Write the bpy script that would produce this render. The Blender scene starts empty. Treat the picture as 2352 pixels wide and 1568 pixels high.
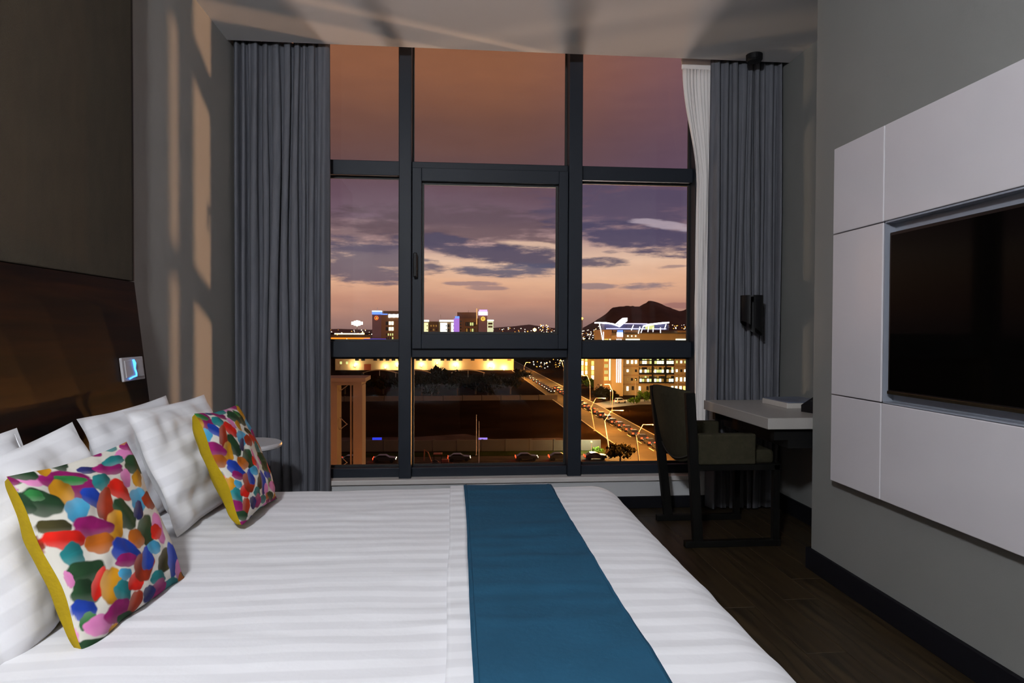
import bpy, bmesh, math, random
from mathutils import Vector, Matrix, noise

S = bpy.context.scene
COL = S.collection
PI = math.pi
RND = random.Random(7)

# ------------------------------------------------------------------ camera
CAM = dict(f=1493.77, yaw=0.0845, pitch=-0.0165, roll=0.0041, h=1.1241)
IW, IH = 2352, 1568
_cy, _sy = math.cos(CAM['yaw']), math.sin(CAM['yaw'])
_r = Vector((_cy, -_sy, 0)); _f = Vector((_sy, _cy, 0)); _u = Vector((0, 0, 1))
_cp, _sp = math.cos(CAM['pitch']), math.sin(CAM['pitch'])
_f, _u = _cp * _f + _sp * _u, _cp * _u - _sp * _f
_cr, _sr = math.cos(CAM['roll']), math.sin(CAM['roll'])
_r, _u = _cr * _r + _sr * _u, _cr * _u - _sr * _r
cd = bpy.data.cameras.new('camera'); cam = bpy.data.objects.new('camera', cd); COL.objects.link(cam)
cd.sensor_width = 36.0; cd.sensor_fit = 'HORIZONTAL'; cd.lens = CAM['f'] / IW * 36.0
cd.clip_start = 0.05; cd.clip_end = 30000
m = Matrix((_r, _u, -_f)).transposed().to_4x4(); m.translation = (0, 0, CAM['h'])
cam.matrix_world = m
S.camera = cam

# ------------------------------------------------------------------ view
S.view_settings.view_transform = 'Standard'
S.view_settings.look = 'None'
S.view_settings.gamma = 1.0
S.view_settings.use_curve_mapping = False
S.view_settings.exposure = 0.0
try:
    S.cycles.max_bounces = 5
    S.cycles.diffuse_bounces = 3
    S.cycles.glossy_bounces = 2
    S.cycles.use_adaptive_sampling = True
    S.cycles.adaptive_threshold = 0.10
    S.cycles.adaptive_min_samples = 16
    S.cycles.use_light_tree = False
    S.cycles.light_sampling_threshold = 0.03
    S.cycles.transparent_max_bounces = 12
    S.cycles.caustics_reflective = False
    S.cycles.caustics_refractive = False
    S.cycles.sample_clamp_indirect = 3.0
except Exception:
    pass

def lin(c):
    def g(v):
        v /= 255.0
        return v / 12.92 if v <= 0.04045 else ((v + 0.055) / 1.055) ** 2.4
    return (g(c[0]), g(c[1]), g(c[2]), 1.0)

# ------------------------------------------------------------------ sky (dusk): gradient by elevation, streaky cloud bars
def make_world():
    w = bpy.data.worlds.new('dusk_sky'); S.world = w; w.use_nodes = True
    nt = w.node_tree; nt.nodes.clear(); N = nt.nodes.new; Lk = nt.links.new
    w.cycles.sampling_method = 'MANUAL'; w.cycles.sample_map_resolution = 256
    out = N('ShaderNodeOutputWorld'); bg = N('ShaderNodeBackground'); Lk(bg.outputs[0], out.inputs[0])
    tc = N('ShaderNodeTexCoord'); sep = N('ShaderNodeSeparateXYZ'); Lk(tc.outputs['Generated'], sep.inputs[0])
    def M(op, a, b=None, clamp=False):
        n = N('ShaderNodeMath'); n.operation = op; n.use_clamp = clamp
        for i, v in enumerate((a, b)):
            if v is None: continue
            if isinstance(v, (int, float)): n.inputs[i].default_value = v
            else: Lk(v, n.inputs[i])
        return n.outputs[0]
    z = sep.outputs[2]; az = M('ARCTAN2', sep.outputs[0], sep.outputs[1])
    # wavy offset so that layers are not ruler straight
    cmb = N('ShaderNodeCombineXYZ'); Lk(M('MULTIPLY', az, 5.0), cmb.inputs[0]); Lk(M('MULTIPLY', z, 26.0), cmb.inputs[1])
    nz = N('ShaderNodeTexNoise'); nz.inputs['Scale'].default_value = 2.3; nz.inputs['Detail'].default_value = 8; nz.inputs['Roughness'].default_value = 0.62
    Lk(cmb.outputs[0], nz.inputs['Vector'])
    nz2 = N('ShaderNodeTexNoise'); nz2.inputs['Scale'].default_value = 0.55; nz2.inputs['Detail'].default_value = 3
    Lk(cmb.outputs[0], nz2.inputs['Vector'])
    wob = M('MULTIPLY', M('SUBTRACT', nz2.outputs[0], 0.5), 0.05)
    zz = M('ADD', z, wob)
    rmp = N('ShaderNodeValToRGB'); Lk(M('MULTIPLY', zz, 2.0), rmp.inputs[0])
    cr = rmp.color_ramp
    stops = [(0.0, (150, 116, 110)), (0.02, (172, 130, 118)), (0.045, (206, 150, 126)), (0.075, (236, 182, 148)), (0.105, (240, 198, 170)),
             (0.135, (186, 150, 146)), (0.165, (122, 98, 112)), (0.205, (106, 80, 92)), (0.25, (106, 76, 74)), (0.30, (118, 80, 68)),
             (0.36, (142, 92, 68)), (0.42, (146, 95, 66)), (0.5, (126, 86, 68))]
    while len(cr.elements) < len(stops): cr.elements.new(0.5)
    for e, (p, c) in zip(cr.elements, stops):
        e.position = p * 2.0; e.color = lin(c)
    col = rmp.outputs[0]
    # to the right the upper sky turns violet
    violet = N('ShaderNodeMix'); violet.data_type = 'RGBA'
    mr = N('ShaderNodeMapRange'); mr.interpolation_type = 'SMOOTHSTEP'; Lk(az, mr.inputs[0]); mr.inputs[1].default_value = 0.05; mr.inputs[2].default_value = 0.45
    mr2 = N('ShaderNodeMapRange'); mr2.interpolation_type = 'SMOOTHSTEP'; Lk(z, mr2.inputs[0]); mr2.inputs[1].default_value = 0.14; mr2.inputs[2].default_value = 0.22
    Lk(M('MULTIPLY', M('MULTIPLY', mr.outputs[0], mr2.outputs[0]), 0.55), violet.inputs[0]); Lk(col, violet.inputs[6]); violet.inputs[7].default_value = lin((100, 82, 112))
    col = violet.outputs[2]
    # cloud bars: (azimuth, z, half width, half height, tilt, strength)
    ndist = M('SUBTRACT', nz.outputs[0], 0.5)
    def bar(a0, z0, wa, hz, tilt, strength, color, col):
        da = M('SUBTRACT', az, a0)
        dz = M('SUBTRACT', M('SUBTRACT', z, z0), M('MULTIPLY', da, tilt))
        e = M('ADD', M('POWER', M('ABSOLUTE', M('DIVIDE', da, wa)), 2.0), M('POWER', M('ABSOLUTE', M('DIVIDE', dz, hz)), 2.0))
        e = M('ADD', e, M('MULTIPLY', ndist, 5.2))
        mr = N('ShaderNodeMapRange'); mr.interpolation_type = 'SMOOTHSTEP'; Lk(e, mr.inputs[0])
        mr.inputs[1].default_value = 1.45; mr.inputs[2].default_value = 0.35; mr.inputs[3].default_value = 0.0; mr.inputs[4].default_value = strength
        mx = N('ShaderNodeMix'); mx.data_type = 'RGBA'; Lk(mr.outputs[0], mx.inputs[0]); Lk(col, mx.inputs[6]); mx.inputs[7].default_value = lin(color)
        return mx.outputs[2]
    for b in CLOUDS: col = bar(*b, col)
    # fine streak texture
    mx = N('ShaderNodeMix'); mx.data_type = 'RGBA'; mx.blend_type = 'MULTIPLY'; mx.inputs[0].default_value = 0.35
    r2 = N('ShaderNodeValToRGB'); r2.color_ramp.elements[0].position = 0.3; r2.color_ramp.elements[0].color = (0.72, 0.72, 0.8, 1); r2.color_ramp.elements[1].position = 0.7
    Lk(nz.outputs[0], r2.inputs[0]); Lk(col, mx.inputs[6]); Lk(r2.outputs[0], mx.inputs[7])
    Lk(mx.outputs[2], bg.inputs[0]); bg.inputs[1].default_value = 1.0
def pxdir(u, v):
    d = (_f + ((u - IW / 2) / CAM['f']) * _r - ((v - IH / 2) / CAM['f']) * _u)
    return d
def azel(u, v):
    d = pxdir(u, v).normalized(); return math.atan2(d.x, d.y), d.z
def cb(u, v, ru, rv, tilt, s, c):
    a, z = azel(u, v); return (a, z, ru / CAM['f'], rv / CAM['f'], tilt, s, c)
CLOUDS = [
    cb(830, 530, 160, 42, 0.0, 0.6, (104, 84, 92)),
    cb(840, 600, 150, 50, 0.0, 0.85, (90, 84, 106)),
    cb(1060, 520, 260, 46, -0.03, 0.75, (98, 78, 86)),
    cb(1450, 470, 200, 50, 0.0, 0.75, (86, 76, 100)),
    cb(1480, 548, 190, 32, -0.12, 0.95, (82, 74, 100)),
    cb(1225, 565, 85, 10, -0.12, 0.85, (238, 198, 172)),
    cb(1110, 578, 200, 24, -0.12, 0.95, (86, 78, 100)),
    cb(1370, 602, 75, 11, 0.0, 0.9, (86, 80, 102)),
    cb(1170, 621, 110, 15, 0.02, 0.9, (94, 92, 114)),
    cb(1530, 517, 70, 9, -0.16, 0.7, (196, 178, 188)),
    cb(1092, 651, 65, 5, 0.0, 0.75, (150, 122, 126)),
    cb(1110, 661, 50, 5, 0.0, 0.7, (150, 122, 126)),
    cb(1490, 656, 60, 9, 0.0, 0.85, (138, 120, 128)),
    cb(1362, 656, 48, 7, 0.0, 0.75, (138, 120, 128)),
    cb(1406, 578, 24, 5, 0.0, 0.8, (110, 98, 112)),
    cb(1545, 613, 36, 4, 0.05, 0.7, (150, 124, 126)),
    cb(1570, 702, 50, 6, 0.0, 0.7, (158, 110, 106)),
]
make_world()

# ------------------------------------------------------------------ large lights: unseen floodlights added to light ceiling and left wall through the window
def spot(name, loc, target, watts, color, size_deg, radius, blend=0.6):
    d = bpy.data.lights.new(name, 'SPOT'); o = bpy.data.objects.new(name, d); COL.objects.link(o)
    d.energy = watts; d.color = color; d.spot_size = math.radians(size_deg); d.spot_blend = blend; d.shadow_soft_size = radius
    o.location = loc
    o.rotation_euler = (Vector(target) - Vector(loc)).to_track_quat('-Z', 'Y').to_euler()
    return o
FLOOD_A = (34.0, 17.0, -5.0)
FLOOD_B = (6.0, 42.0, -14.0)
FLOOD_C = (-28.0, 17.0, -6.0)
spot('added_flood_light', FLOOD_A, (0, 4, 1.8), 38000, (1.0, 0.58, 0.32), 13, 0.7)
spot('added_flood_light', FLOOD_B, (0, 4, 1.8), 25000, (1.0, 0.80, 0.72), 14, 4.5)
spot('added_flood_light', FLOOD_C, (0, 4, 1.8), 7000, (1.0, 0.70, 0.45), 13, 1.0)

# ------------------------------------------------------------------ materials
MATS = {}
def P(name, col, rough=0.6, metal=0.0, spec=0.5, emit=None, estr=0.0, sheen=0.0, coat=0.0, var=0.0, vscale=8.0, bump=0.0, bscale=60.0, stretch=None):
    """procedural principled material with subtle noise variation / bump in object space"""
    if name in MATS: return MATS[name]
    mt = bpy.data.materials.new(name); mt.use_nodes = True; nt = mt.node_tree; b = nt.nodes['Principled BSDF']
    c = lin(col) if max(col) > 1.0 else (*col, 1.0)
    b.inputs['Base Color'].default_value = c; b.inputs['Roughness'].default_value = rough; b.inputs['Metallic'].default_value = metal
    b.inputs['Specular IOR Level'].default_value = spec
    if sheen: b.inputs['Sheen Weight'].default_value = sheen; b.inputs['Sheen Roughness'].default_value = 0.5
    if coat: b.inputs['Coat Weight'].default_value = coat; b.inputs['Coat Roughness'].default_value = 0.08
    if emit is not None:
        b.inputs['Emission Color'].default_value = lin(emit); b.inputs['Emission Strength'].default_value = estr
    if var or bump:
        tc = nt.nodes.new('ShaderNodeTexCoord'); mp = nt.nodes.new('ShaderNodeMapping'); nt.links.new(tc.outputs['Object'], mp.inputs[0])
        if stretch: mp.inputs['Scale'].default_value = stretch
    if var:
        nz = nt.nodes.new('ShaderNodeTexNoise'); nz.inputs['Scale'].default_value = vscale; nz.inputs['Detail'].default_value = 5
        nt.links.new(mp.outputs[0], nz.inputs['Vector'])
        rp = nt.nodes.new('ShaderNodeValToRGB'); rp.color_ramp.elements[0].position = 0.3; rp.color_ramp.elements[1].position = 0.72
        rp.color_ramp.elements[0].color = tuple(min(1, x * (1 - var)) for x in c[:3]) + (1,)
        rp.color_ramp.elements[1].color = tuple(min(1, x * (1 + var)) for x in c[:3]) + (1,)
        nt.links.new(nz.outputs[0], rp.inputs[0]); nt.links.new(rp.outputs[0], b.inputs['Base Color'])
    if bump:
        n2 = nt.nodes.new('ShaderNodeTexNoise'); n2.inputs['Scale'].default_value = bscale; n2.inputs['Detail'].default_value = 4
        nt.links.new(mp.outputs[0], n2.inputs['Vector'])
        bp = nt.nodes.new('ShaderNodeBump'); bp.inputs['Strength'].default_value = bump; bp.inputs['Distance'].default_value = 0.01
        nt.links.new(n2.outputs[0], bp.inputs['Height']); nt.links.new(bp.outputs[0], b.inputs['Normal'])
    MATS[name] = mt; return mt

def E_(name, col, strength):
    mt = P(name, (20, 20, 20), 0.5, emit=col, estr=strength)
    try: mt.cycles.emission_sampling = 'NONE'      # small far emitters: seen and reflected, not worth light sampling
    except Exception: pass
    return mt

def wood(name, dark, light, scale, stretch, rough, spec=0.5, coat=0.0):
    mt = bpy.data.materials.new(name); mt.use_nodes = True; nt = mt.node_tree; b = nt.nodes['Principled BSDF']
    tc = nt.nodes.new('ShaderNodeTexCoord'); mp = nt.nodes.new('ShaderNodeMapping'); nt.links.new(tc.outputs['Object'], mp.inputs[0]); mp.inputs['Scale'].default_value = stretch
    nz = nt.nodes.new('ShaderNodeTexNoise'); nz.inputs['Scale'].default_value = scale; nz.inputs['Detail'].default_value = 8; nz.inputs['Distortion'].default_value = 0.6
    nt.links.new(mp.outputs[0], nz.inputs['Vector'])
    rp = nt.nodes.new('ShaderNodeValToRGB'); rp.color_ramp.elements[0].position = 0.35; rp.color_ramp.elements[1].position = 0.7
    rp.color_ramp.elements[0].color = lin(dark); rp.color_ramp.elements[1].color = lin(light)
    nt.links.new(nz.outputs[0], rp.inputs[0]); nt.links.new(rp.outputs[0], b.inputs['Base Color'])
    bp = nt.nodes.new('ShaderNodeBump'); bp.inputs['Strength'].default_value = 0.25; bp.inputs['Distance'].default_value = 0.004
    nt.links.new(nz.outputs[0], bp.inputs['Height']); nt.links.new(bp.outputs[0], b.inputs['Normal'])
    b.inputs['Roughness'].default_value = rough; b.inputs['Specular IOR Level'].default_value = spec; b.inputs['Coat Weight'].default_value = coat
    MATS[name] = mt; return mt

def glass(name, tint=(0.975, 0.98, 0.98), refl=0.6):
    mt = bpy.data.materials.new(name); mt.use_nodes = True; nt = mt.node_tree; nt.nodes.clear()
    o = nt.nodes.new('ShaderNodeOutputMaterial'); mx = nt.nodes.new('ShaderNodeMixShader'); tr = nt.nodes.new('ShaderNodeBsdfTransparent'); gl = nt.nodes.new('ShaderNodeBsdfGlossy')
    tr.inputs[0].default_value = (*tint, 1); gl.inputs['Roughness'].default_value = 0.0; gl.inputs[0].default_value = (refl, refl, refl, 1)
    fr = nt.nodes.new('ShaderNodeFresnel'); fr.inputs[0].default_value = 1.45
    geo = nt.nodes.new('ShaderNodeNewGeometry'); inv = nt.nodes.new('ShaderNodeMath'); inv.operation = 'SUBTRACT'; inv.inputs[0].default_value = 1.0; nt.links.new(geo.outputs['Backfacing'], inv.inputs[1])
    mu = nt.nodes.new('ShaderNodeMath'); mu.operation = 'MULTIPLY'; nt.links.new(fr.outputs[0], mu.inputs[0]); nt.links.new(inv.outputs[0], mu.inputs[1])   # reflect once per pane, at the outer faces
    nt.links.new(mu.outputs[0], mx.inputs[0]); nt.links.new(tr.outputs[0], mx.inputs[1]); nt.links.new(gl.outputs[0], mx.inputs[2]); nt.links.new(mx.outputs[0], o.inputs[0])
    MATS[name] = mt; return mt

M_wall = P('grey_wall_paint', (0.205, 0.205, 0.197), 0.55, var=0.03, vscale=3, bump=0.06, bscale=180)
M_wall_light = P('warm_wall_paint', (0.36, 0.345, 0.32), 0.6, var=0.03, vscale=3, bump=0.06, bscale=180)
M_white_wall = P('white_wall_paint', (0.55, 0.55, 0.56), 0.6, bump=0.05, bscale=160)
M_ceiling = P('ceiling_paint', (0.78, 0.76, 0.75), 0.8, bump=0.05, bscale=150)
M_sill = P('sill_paint', (0.62, 0.58, 0.56), 0.5, var=0.04, vscale=6)
M_black_skirting = P('black_skirting', (0.005, 0.005, 0.007), 0.6, spec=0.12)
M_frame = P('anthracite_aluminium', (0.013, 0.017, 0.025), 0.5, metal=0.0, spec=0.22, var=0.06, vscale=4)
M_gasket = P('black_gasket', (0.005, 0.005, 0.005), 0.6)
M_glass = glass('window_glass')
M_panel_white = P('white_lacquer_panel', (0.63, 0.60, 0.63), 0.24, spec=0.5, coat=0.5, var=0.015, vscale=5)
M_panel_grey = P('grey_lacquer_edge', (0.26, 0.28, 0.33), 0.3)
M_tv_black = P('tv_black', (0.0025, 0.0025, 0.0025), 0.35)
M_tv_screen = P('tv_screen', (0.0015, 0.0012, 0.001), 0.06, spec=0.04)
M_head_fabric = P('brown_fabric_panel', (0.048, 0.036, 0.021), 0.85, var=0.12, vscale=20, bump=0.3, bscale=500, stretch=(1, 1, 0.35))
M_head_wood = wood('dark_headboard_wood', (3, 2, 1), (42, 18, 4), 3.2, (1, 0.5, 7), 0.42, 0.18, 0.0)
M_floor = wood('dark_oak_plank', (30, 23, 12), (56, 43, 24), 4.0, (9, 0.7, 1), 0.45)
M_curtain = P('grey_curtain_cloth', (0.135, 0.138, 0.158), 0.85, spec=0.2, var=0.1, vscale=30, bump=0.25, bscale=400, stretch=(1, 1, 0.2))
M_sheer = P('white_sheer_cloth', (0.86, 0.81, 0.79), 0.8, bump=0.2, bscale=300)
M_desk = P('white_desk_laminate', (0.36, 0.34, 0.32), 0.3, var=0.02)
M_desk_dark = P('dark_desk_frame', (0.006, 0.006, 0.006), 0.6, spec=0.12)
M_chair_wood = wood('black_stained_chair_wood', (4, 4, 3), (11, 9, 7), 5.0, (6, 6, 1), 0.6, 0.15)
M_chair_cloth = P('taupe_chair_fabric', (0.034, 0.030, 0.018), 0.95, spec=0.1, var=0.15, vscale=40, bump=0.25, bscale=350)
M_black_plastic = P('black_plastic', (0.006, 0.006, 0.007), 0.5, spec=0.2)
M_pillow = P('white_pillow_cotton', (0.78, 0.77, 0.79), 0.75, sheen=0.1, bump=0.22, bscale=26, var=0.02, vscale=14)
M_mustard = P('mustard_velvet', (0.36, 0.245, 0.006), 0.85, spec=0.15, var=0.12, vscale=14, bump=0.15, bscale=120)
M_blue_throw = P('teal_blue_suede', (0.0095, 0.056, 0.104), 0.85, spec=0.2, var=0.10, vscale=5, bump=0.12, bscale=60)
M_white_plastic = P('white_plastic', (0.45, 0.43, 0.45), 0.35)
M_table_white = P('white_table_lacquer', (0.62, 0.60, 0.62), 0.3)
M_opal = P('opal_diffuser', (200, 200, 200), 0.5, emit=(244, 249, 255), estr=460.0)

# ------------------------------------------------------------------ mesh helpers
def new_obj(name, bm, mat, parent=None, world=False, smooth=False, label=None):
    me = bpy.data.meshes.new(name)
    if world and parent is not None:
        bmesh.ops.translate(bm, verts=bm.verts, vec=-Vector(parent.location))
    bm.normal_update(); bm.to_mesh(me); bm.free()
    if mat is not None: me.materials.append(mat)
    if smooth:
        for p in me.polygons: p.use_smooth = True
    o = bpy.data.objects.new(name, me); COL.objects.link(o)
    if parent is not None: o.parent = parent
    if label: o['label'] = label
    return o
def tag(o, label=None, cat=None, group=None, kind=None):
    if label: o['label'] = label
    if cat: o['category'] = cat
    if group: o['group'] = group
    if kind: o['kind'] = kind
    return o
def thing(name, label, cat, loc=(0, 0, 0), rotz=0.0, group=None):
    o = bpy.data.objects.new(name, None); COL.objects.link(o); o.location = loc; o.rotation_euler = (0, 0, rotz); o.empty_display_size = 0.1
    return tag(o, label, cat, group)
def struct_root(name, loc=(0, 0, 0)):
    o = bpy.data.objects.new(name, None); COL.objects.link(o); o.location = loc; o['kind'] = 'structure'; return o
def BM(): return bmesh.new()
def box(bm, x0, x1, y0, y1, z0, z1, bev=0.0, seg=2):
    x0, x1 = min(x0, x1), max(x0, x1); y0, y1 = min(y0, y1), max(y0, y1); z0, z1 = min(z0, z1), max(z0, z1)
    r = bmesh.ops.create_cube(bm, size=1.0, matrix=Matrix.Translation(((x0 + x1) / 2, (y0 + y1) / 2, (z0 + z1) / 2)) @ Matrix.Diagonal((x1 - x0, y1 - y0, z1 - z0, 1)))
    if bev > 0:
        es = list({e for v in r['verts'] for e in v.link_edges})
        bmesh.ops.bevel(bm, geom=es, offset=bev, segments=seg, affect='EDGES', profile=0.5)
    return bm
def bx(*a, **k): return box(BM(), *a, **k)
def tube(bm, pts, r, seg=8, cap=True):
    """round bar along a list of points; r a number or a list"""
    pts = [Vector(p) for p in pts]; rs = r if isinstance(r, (list, tuple)) else [r] * len(pts)
    rings = []; ref = None
    for i, p in enumerate(pts):
        d = (pts[min(i + 1, len(pts) - 1)] - pts[max(i - 1, 0)]).normalized()
        a = Vector((0, 0, 1)) if abs(d.z) < 0.9 else Vector((1, 0, 0))
        if ref is not None: a = ref
        x = (a - d * a.dot(d)).normalized(); y = d.cross(x); ref = x
        rings.append([bm.verts.new(p + rs[i] * (math.cos(2 * PI * k / seg) * x + math.sin(2 * PI * k / seg) * y)) for k in range(seg)])
    for a, b in zip(rings, rings[1:]):
        for k in range(seg): bm.faces.new((a[k], a[(k + 1) % seg], b[(k + 1) % seg], b[k]))
    if cap: bm.faces.new(rings[0][::-1]); bm.faces.new(rings[-1])
    return bm
def bar(bm, a, b, w, d, bev=0.0):
    """rectangular bar from a to b, w across in the horizontal sense, d across the other way"""
    a, b = Vector(a), Vector(b); L = (b - a).length; q = (b - a).to_track_quat('Z', 'Y')
    r = bmesh.ops.create_cube(bm, size=1.0, matrix=Matrix.Translation((a + b) / 2) @ q.to_matrix().to_4x4() @ Matrix.Diagonal((w, d, L, 1)))
    if bev:
        es = list({e for v in r['verts'] for e in v.link_edges}); bmesh.ops.bevel(bm, geom=es, offset=bev, segments=2, affect='EDGES')
    return bm
def lathe(bm, prof, seg=32, center=(0, 0, 0)):
    cx, cy, cz = center; rings = []
    for r, z in prof:
        if r < 1e-6: rings.append([bm.verts.new((cx, cy, cz + z))])
        else: rings.append([bm.verts.new((cx + r * math.cos(2 * PI * k / seg), cy + r * math.sin(2 * PI * k / seg), cz + z)) for k in range(seg)])
    for a, b in zip(rings, rings[1:]):
        for k in range(seg):
            k2 = (k + 1) % seg
            if len(a) == 1: bm.faces.new((a[0], b[k2], b[k]))
            elif len(b) == 1: bm.faces.new((a[k], a[k2], b[0]))
            else: bm.faces.new((a[k], a[k2], b[k2], b[k]))
    bmesh.ops.recalc_face_normals(bm, faces=bm.faces[:])
    return bm
def prism(bm, poly, x0, x1, axis='X'):
    """extrude polygon (list of 2D points) along an axis"""
    def mk(p, t):
        return {'X': (t, p[0], p[1]), 'Y': (p[0], t, p[1]), 'Z': (p[0], p[1], t)}[axis]
    a = [bm.verts.new(mk(p, x0)) for p in poly]; b = [bm.verts.new(mk(p, x1)) for p in poly]
    n = len(poly)
    bm.faces.new(a); bm.faces.new(b[::-1])
    for i in range(n): bm.faces.new((a[i], b[i], b[(i + 1) % n], a[(i + 1) % n]))
    bmesh.ops.recalc_face_normals(bm, faces=bm.faces[:])
    return bm
def dup(root, loc, rotz=0.0, label=None, group=None):
    r = root.copy(); COL.objects.link(r); r.location = loc; r.rotation_euler = (0, 0, rotz)
    if label: r['label'] = label
    if group: r['group'] = group
    for ch in list(root.children):
        c = ch.copy(); COL.objects.link(c); c.parent = r
        for g in list(ch.children):
            d = g.copy(); COL.objects.link(d); d.parent = c
    return r

# ================================================================== THE ROOM
XL, XR, XT = -1.33, 2.06, 1.68        # left wall, wall behind the desk, television wall
YB, YC, YW, YG = -3.2, 3.92, 4.045, 4.105   # back wall, ceiling edge, wall under the window, window frame face
YP, HC = 2.945, 2.80                   # end of the television wall, ceiling height
YO = 4.30                              # outer face of the window wall

def struct(name, bm, mat, smooth=False):
    return tag(new_obj(name, bm, mat, smooth=smooth), kind='structure')

fl = struct('floor', bx(XL - 0.3, XR + 0.3, YB - 0.2, YO, -0.12, -0.012), P('floor_screed', (0.03, 0.025, 0.02), 0.8))
pw, gapw = 0.150, 0.002
ix = 0
plank_meshes = {}
x = XL
while x < XR - 0.01:
    y = YB - RND.uniform(0, 1.2)
    while y < YW:
        L = 1.3
        y0, y1 = max(y, YB), min(y + L, YW)
        x1 = min(x + pw, XR)
        if y1 - y0 > 0.05:
            key = (round(x1 - x, 3), round(y1 - y0, 3))
            if key not in plank_meshes:
                o = new_obj('plank', box(BM(), 0, x1 - x - gapw, 0, y1 - y0 - gapw, -0.012, 0.0, bev=0.0012, seg=1), M_floor, fl)
                plank_meshes[key] = o.data
            else:
                o = bpy.data.objects.new('plank', plank_meshes[key]); COL.objects.link(o); o.parent = fl
            o.location = (x, y0, 0)
        y += L
    x += pw
struct('ceiling', bx(XL - 0.3, XR + 0.3, YB - 0.2, YC, HC, HC + 0.45), M_ceiling)
struct('trim_1', bx(XL, XR, YC, YO, HC + 0.35, HC + 0.45), M_ceiling)      # top of the curtain pocket
struct('wall_left', bx(XL - 0.3, XL, YB - 0.2, YO, 0, HC + 0.35), M_wall_light)
struct('wall_back', bx(XL, XR + 0.3, YB - 0.2, YB, 0, HC), M_wall_light)
wr = BM(); box(wr, XT, XR + 0.4, YB, YP, 0, HC, bev=0.004); struct('wall_television', wr, M_wall)
struct('wall_right', bx(XR, XR + 0.3, YP, YO, 0, HC + 0.35), M_wall)
# window wall: piers beside the glazing and the low wall under it
WX0, WX1 = -1.16, 1.56
ZS = 0.205
struct('wall_window_left', bx(XL, WX0, YW, YO, 0, HC + 0.35), M_white_wall)
struct('wall_window_right', bx(WX1, XR, YW, YO, 0, HC + 0.35), M_white_wall)
struct('wall_under_window', bx(WX0, WX1, YW, YO, 0, ZS - 0.03), M_white_wall)
struct('trim_2', bx(WX0, WX1, YW - 0.02, YG + 0.02, ZS - 0.03, ZS, bev=0.004), M_sill)   # window sill
struct('baseboard_television', bx(XT - 0.018, XT, YB, YP + 0.018, 0, 0.10, bev=0.003), M_black_skirting)
struct('baseboard_pier', bx(XT, XR, YP, YP + 0.018, 0, 0.10, bev=0.003), M_black_skirting)
struct('baseboard_right', bx(XR - 0.018, XR, YP + 0.018, YW, 0, 0.10, bev=0.003), M_black_skirting)
struct('baseboard_window', bx(XL, XR - 0.018, YW - 0.018, YW, 0, 0.075, bev=0.003), M_black_skirting)
struct('baseboard_left', bx(XL, XL + 0.018, 2.74, YW - 0.018, 0, 0.10, bev=0.003), M_black_skirting)

# ---- window
k = YG / 4.0
win = struct_root('window_1', (0.2, YG, ZS))
MX1 = (-0.348 * k, -0.275 * k)     # left mullion
MX2 = (0.683 * k, 0.766 * k)       # right mullion
JL = (-1.14, -1.06); JR = (1.478 * k, 1.478 * k + 0.08)
ZB0, ZB1 = ZS, 0.262               # bottom rail
T2 = (0.955, 1.055)                # lower transom
T1 = (2.085, 2.175)                # upper transom
ZT = HC + 0.35
D0, D1 = YG, YG + 0.11
def wpart(name, mat, *a, bev=0.003, parent=win, **kw):
    return new_obj(name, bx(*a, bev=bev), mat, parent, world=(parent is win))
wpart('mullion', M_frame, MX1[0], MX1[1], D0 - 0.045, D1, ZS - 0.02, ZT)
wpart('mullion', M_frame, MX2[0], MX2[1], D0 - 0.045, D1, ZS - 0.02, ZT)
wpart('jamb', M_frame, JL[0], JL[1], D0 - 0.045, D1, ZS, ZT)
wpart('jamb', M_frame, JR[0], JR[1], D0 - 0.045, D1, ZS, ZT)
bays = [(JL[1], MX1[0]), (MX1[1], MX2[0]), (MX2[1], JR[0])]
for i, (a, b) in enumerate(bays):
    wpart('transom', M_frame, a, b, D0, D1, T1[0], T1[1])
    wpart('transom', M_frame, a, b, D0, D1, T2[0], T2[1])
    wpart('bottom_rail', M_frame, a, b, D0, D1, ZB0, ZB1)
    for z0, z1 in ((ZB1, T2[0]), (T2[1], T1[0]), (T1[1], ZT)):
        if i == 1 and z0 == T2[1]: continue
        g = new_obj('glass_pane', bx(a, b, YG + 0.070, YG + 0.082, z0, z1), M_glass, win, world=True)
        gk = BM(); t = 0.012
        for q in ((a, a + t, z0, z1), (b - t, b, z0, z1), (a + t, b - t, z0, z0 + t), (a + t, b - t, z1 - t, z1)):
            box(gk, q[0], q[1], YG + 0.055, YG + 0.069, q[2], q[3])
        new_obj('gasket', gk, M_gasket, win, world=True)
# opening sash in the middle bay
a, b = bays[1]; s0, s1 = T2[1] - 0.045, T1[0] + 0.045
fr = BM(); sw = 0.062
y0, y1 = YG - 0.035, YG + 0.06
for q in ((a + .004, a + sw, s0, s1), (b - sw, b - .004, s0, s1), (a + sw, b - sw, s0, s0 + sw + .03), (a + sw, b - sw, s1 - sw - .02, s1)):
    box(fr, q[0], q[1], y0, y1, q[2], q[3], bev=0.003)
sash = new_obj('opening_sash', fr, M_frame, win, world=True)
sg = bx(a + sw, b - sw, YG + 0.02, YG + 0.032, s0 + sw + .03, s1 - sw - .02); bmesh.ops.translate(sg, verts=sg.verts, vec=-Vector(win.location)); new_obj('sash_pane', sg, M_glass, sash)
gk = BM(); t = 0.014
for q in ((a + sw, a + sw + t, s0 + sw + .03, s1 - sw - .02), (b - sw - t, b - sw, s0 + sw + .03, s1 - sw - .02), (a + sw + t, b - sw - t, s0 + sw + .03, s0 + sw + .03 + t), (a + sw + t, b - sw - t, s1 - sw - .02 - t, s1 - sw - .02)):
    box(gk, q[0], q[1], YG + 0.002, YG + 0.019, q[2], q[3])
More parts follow.
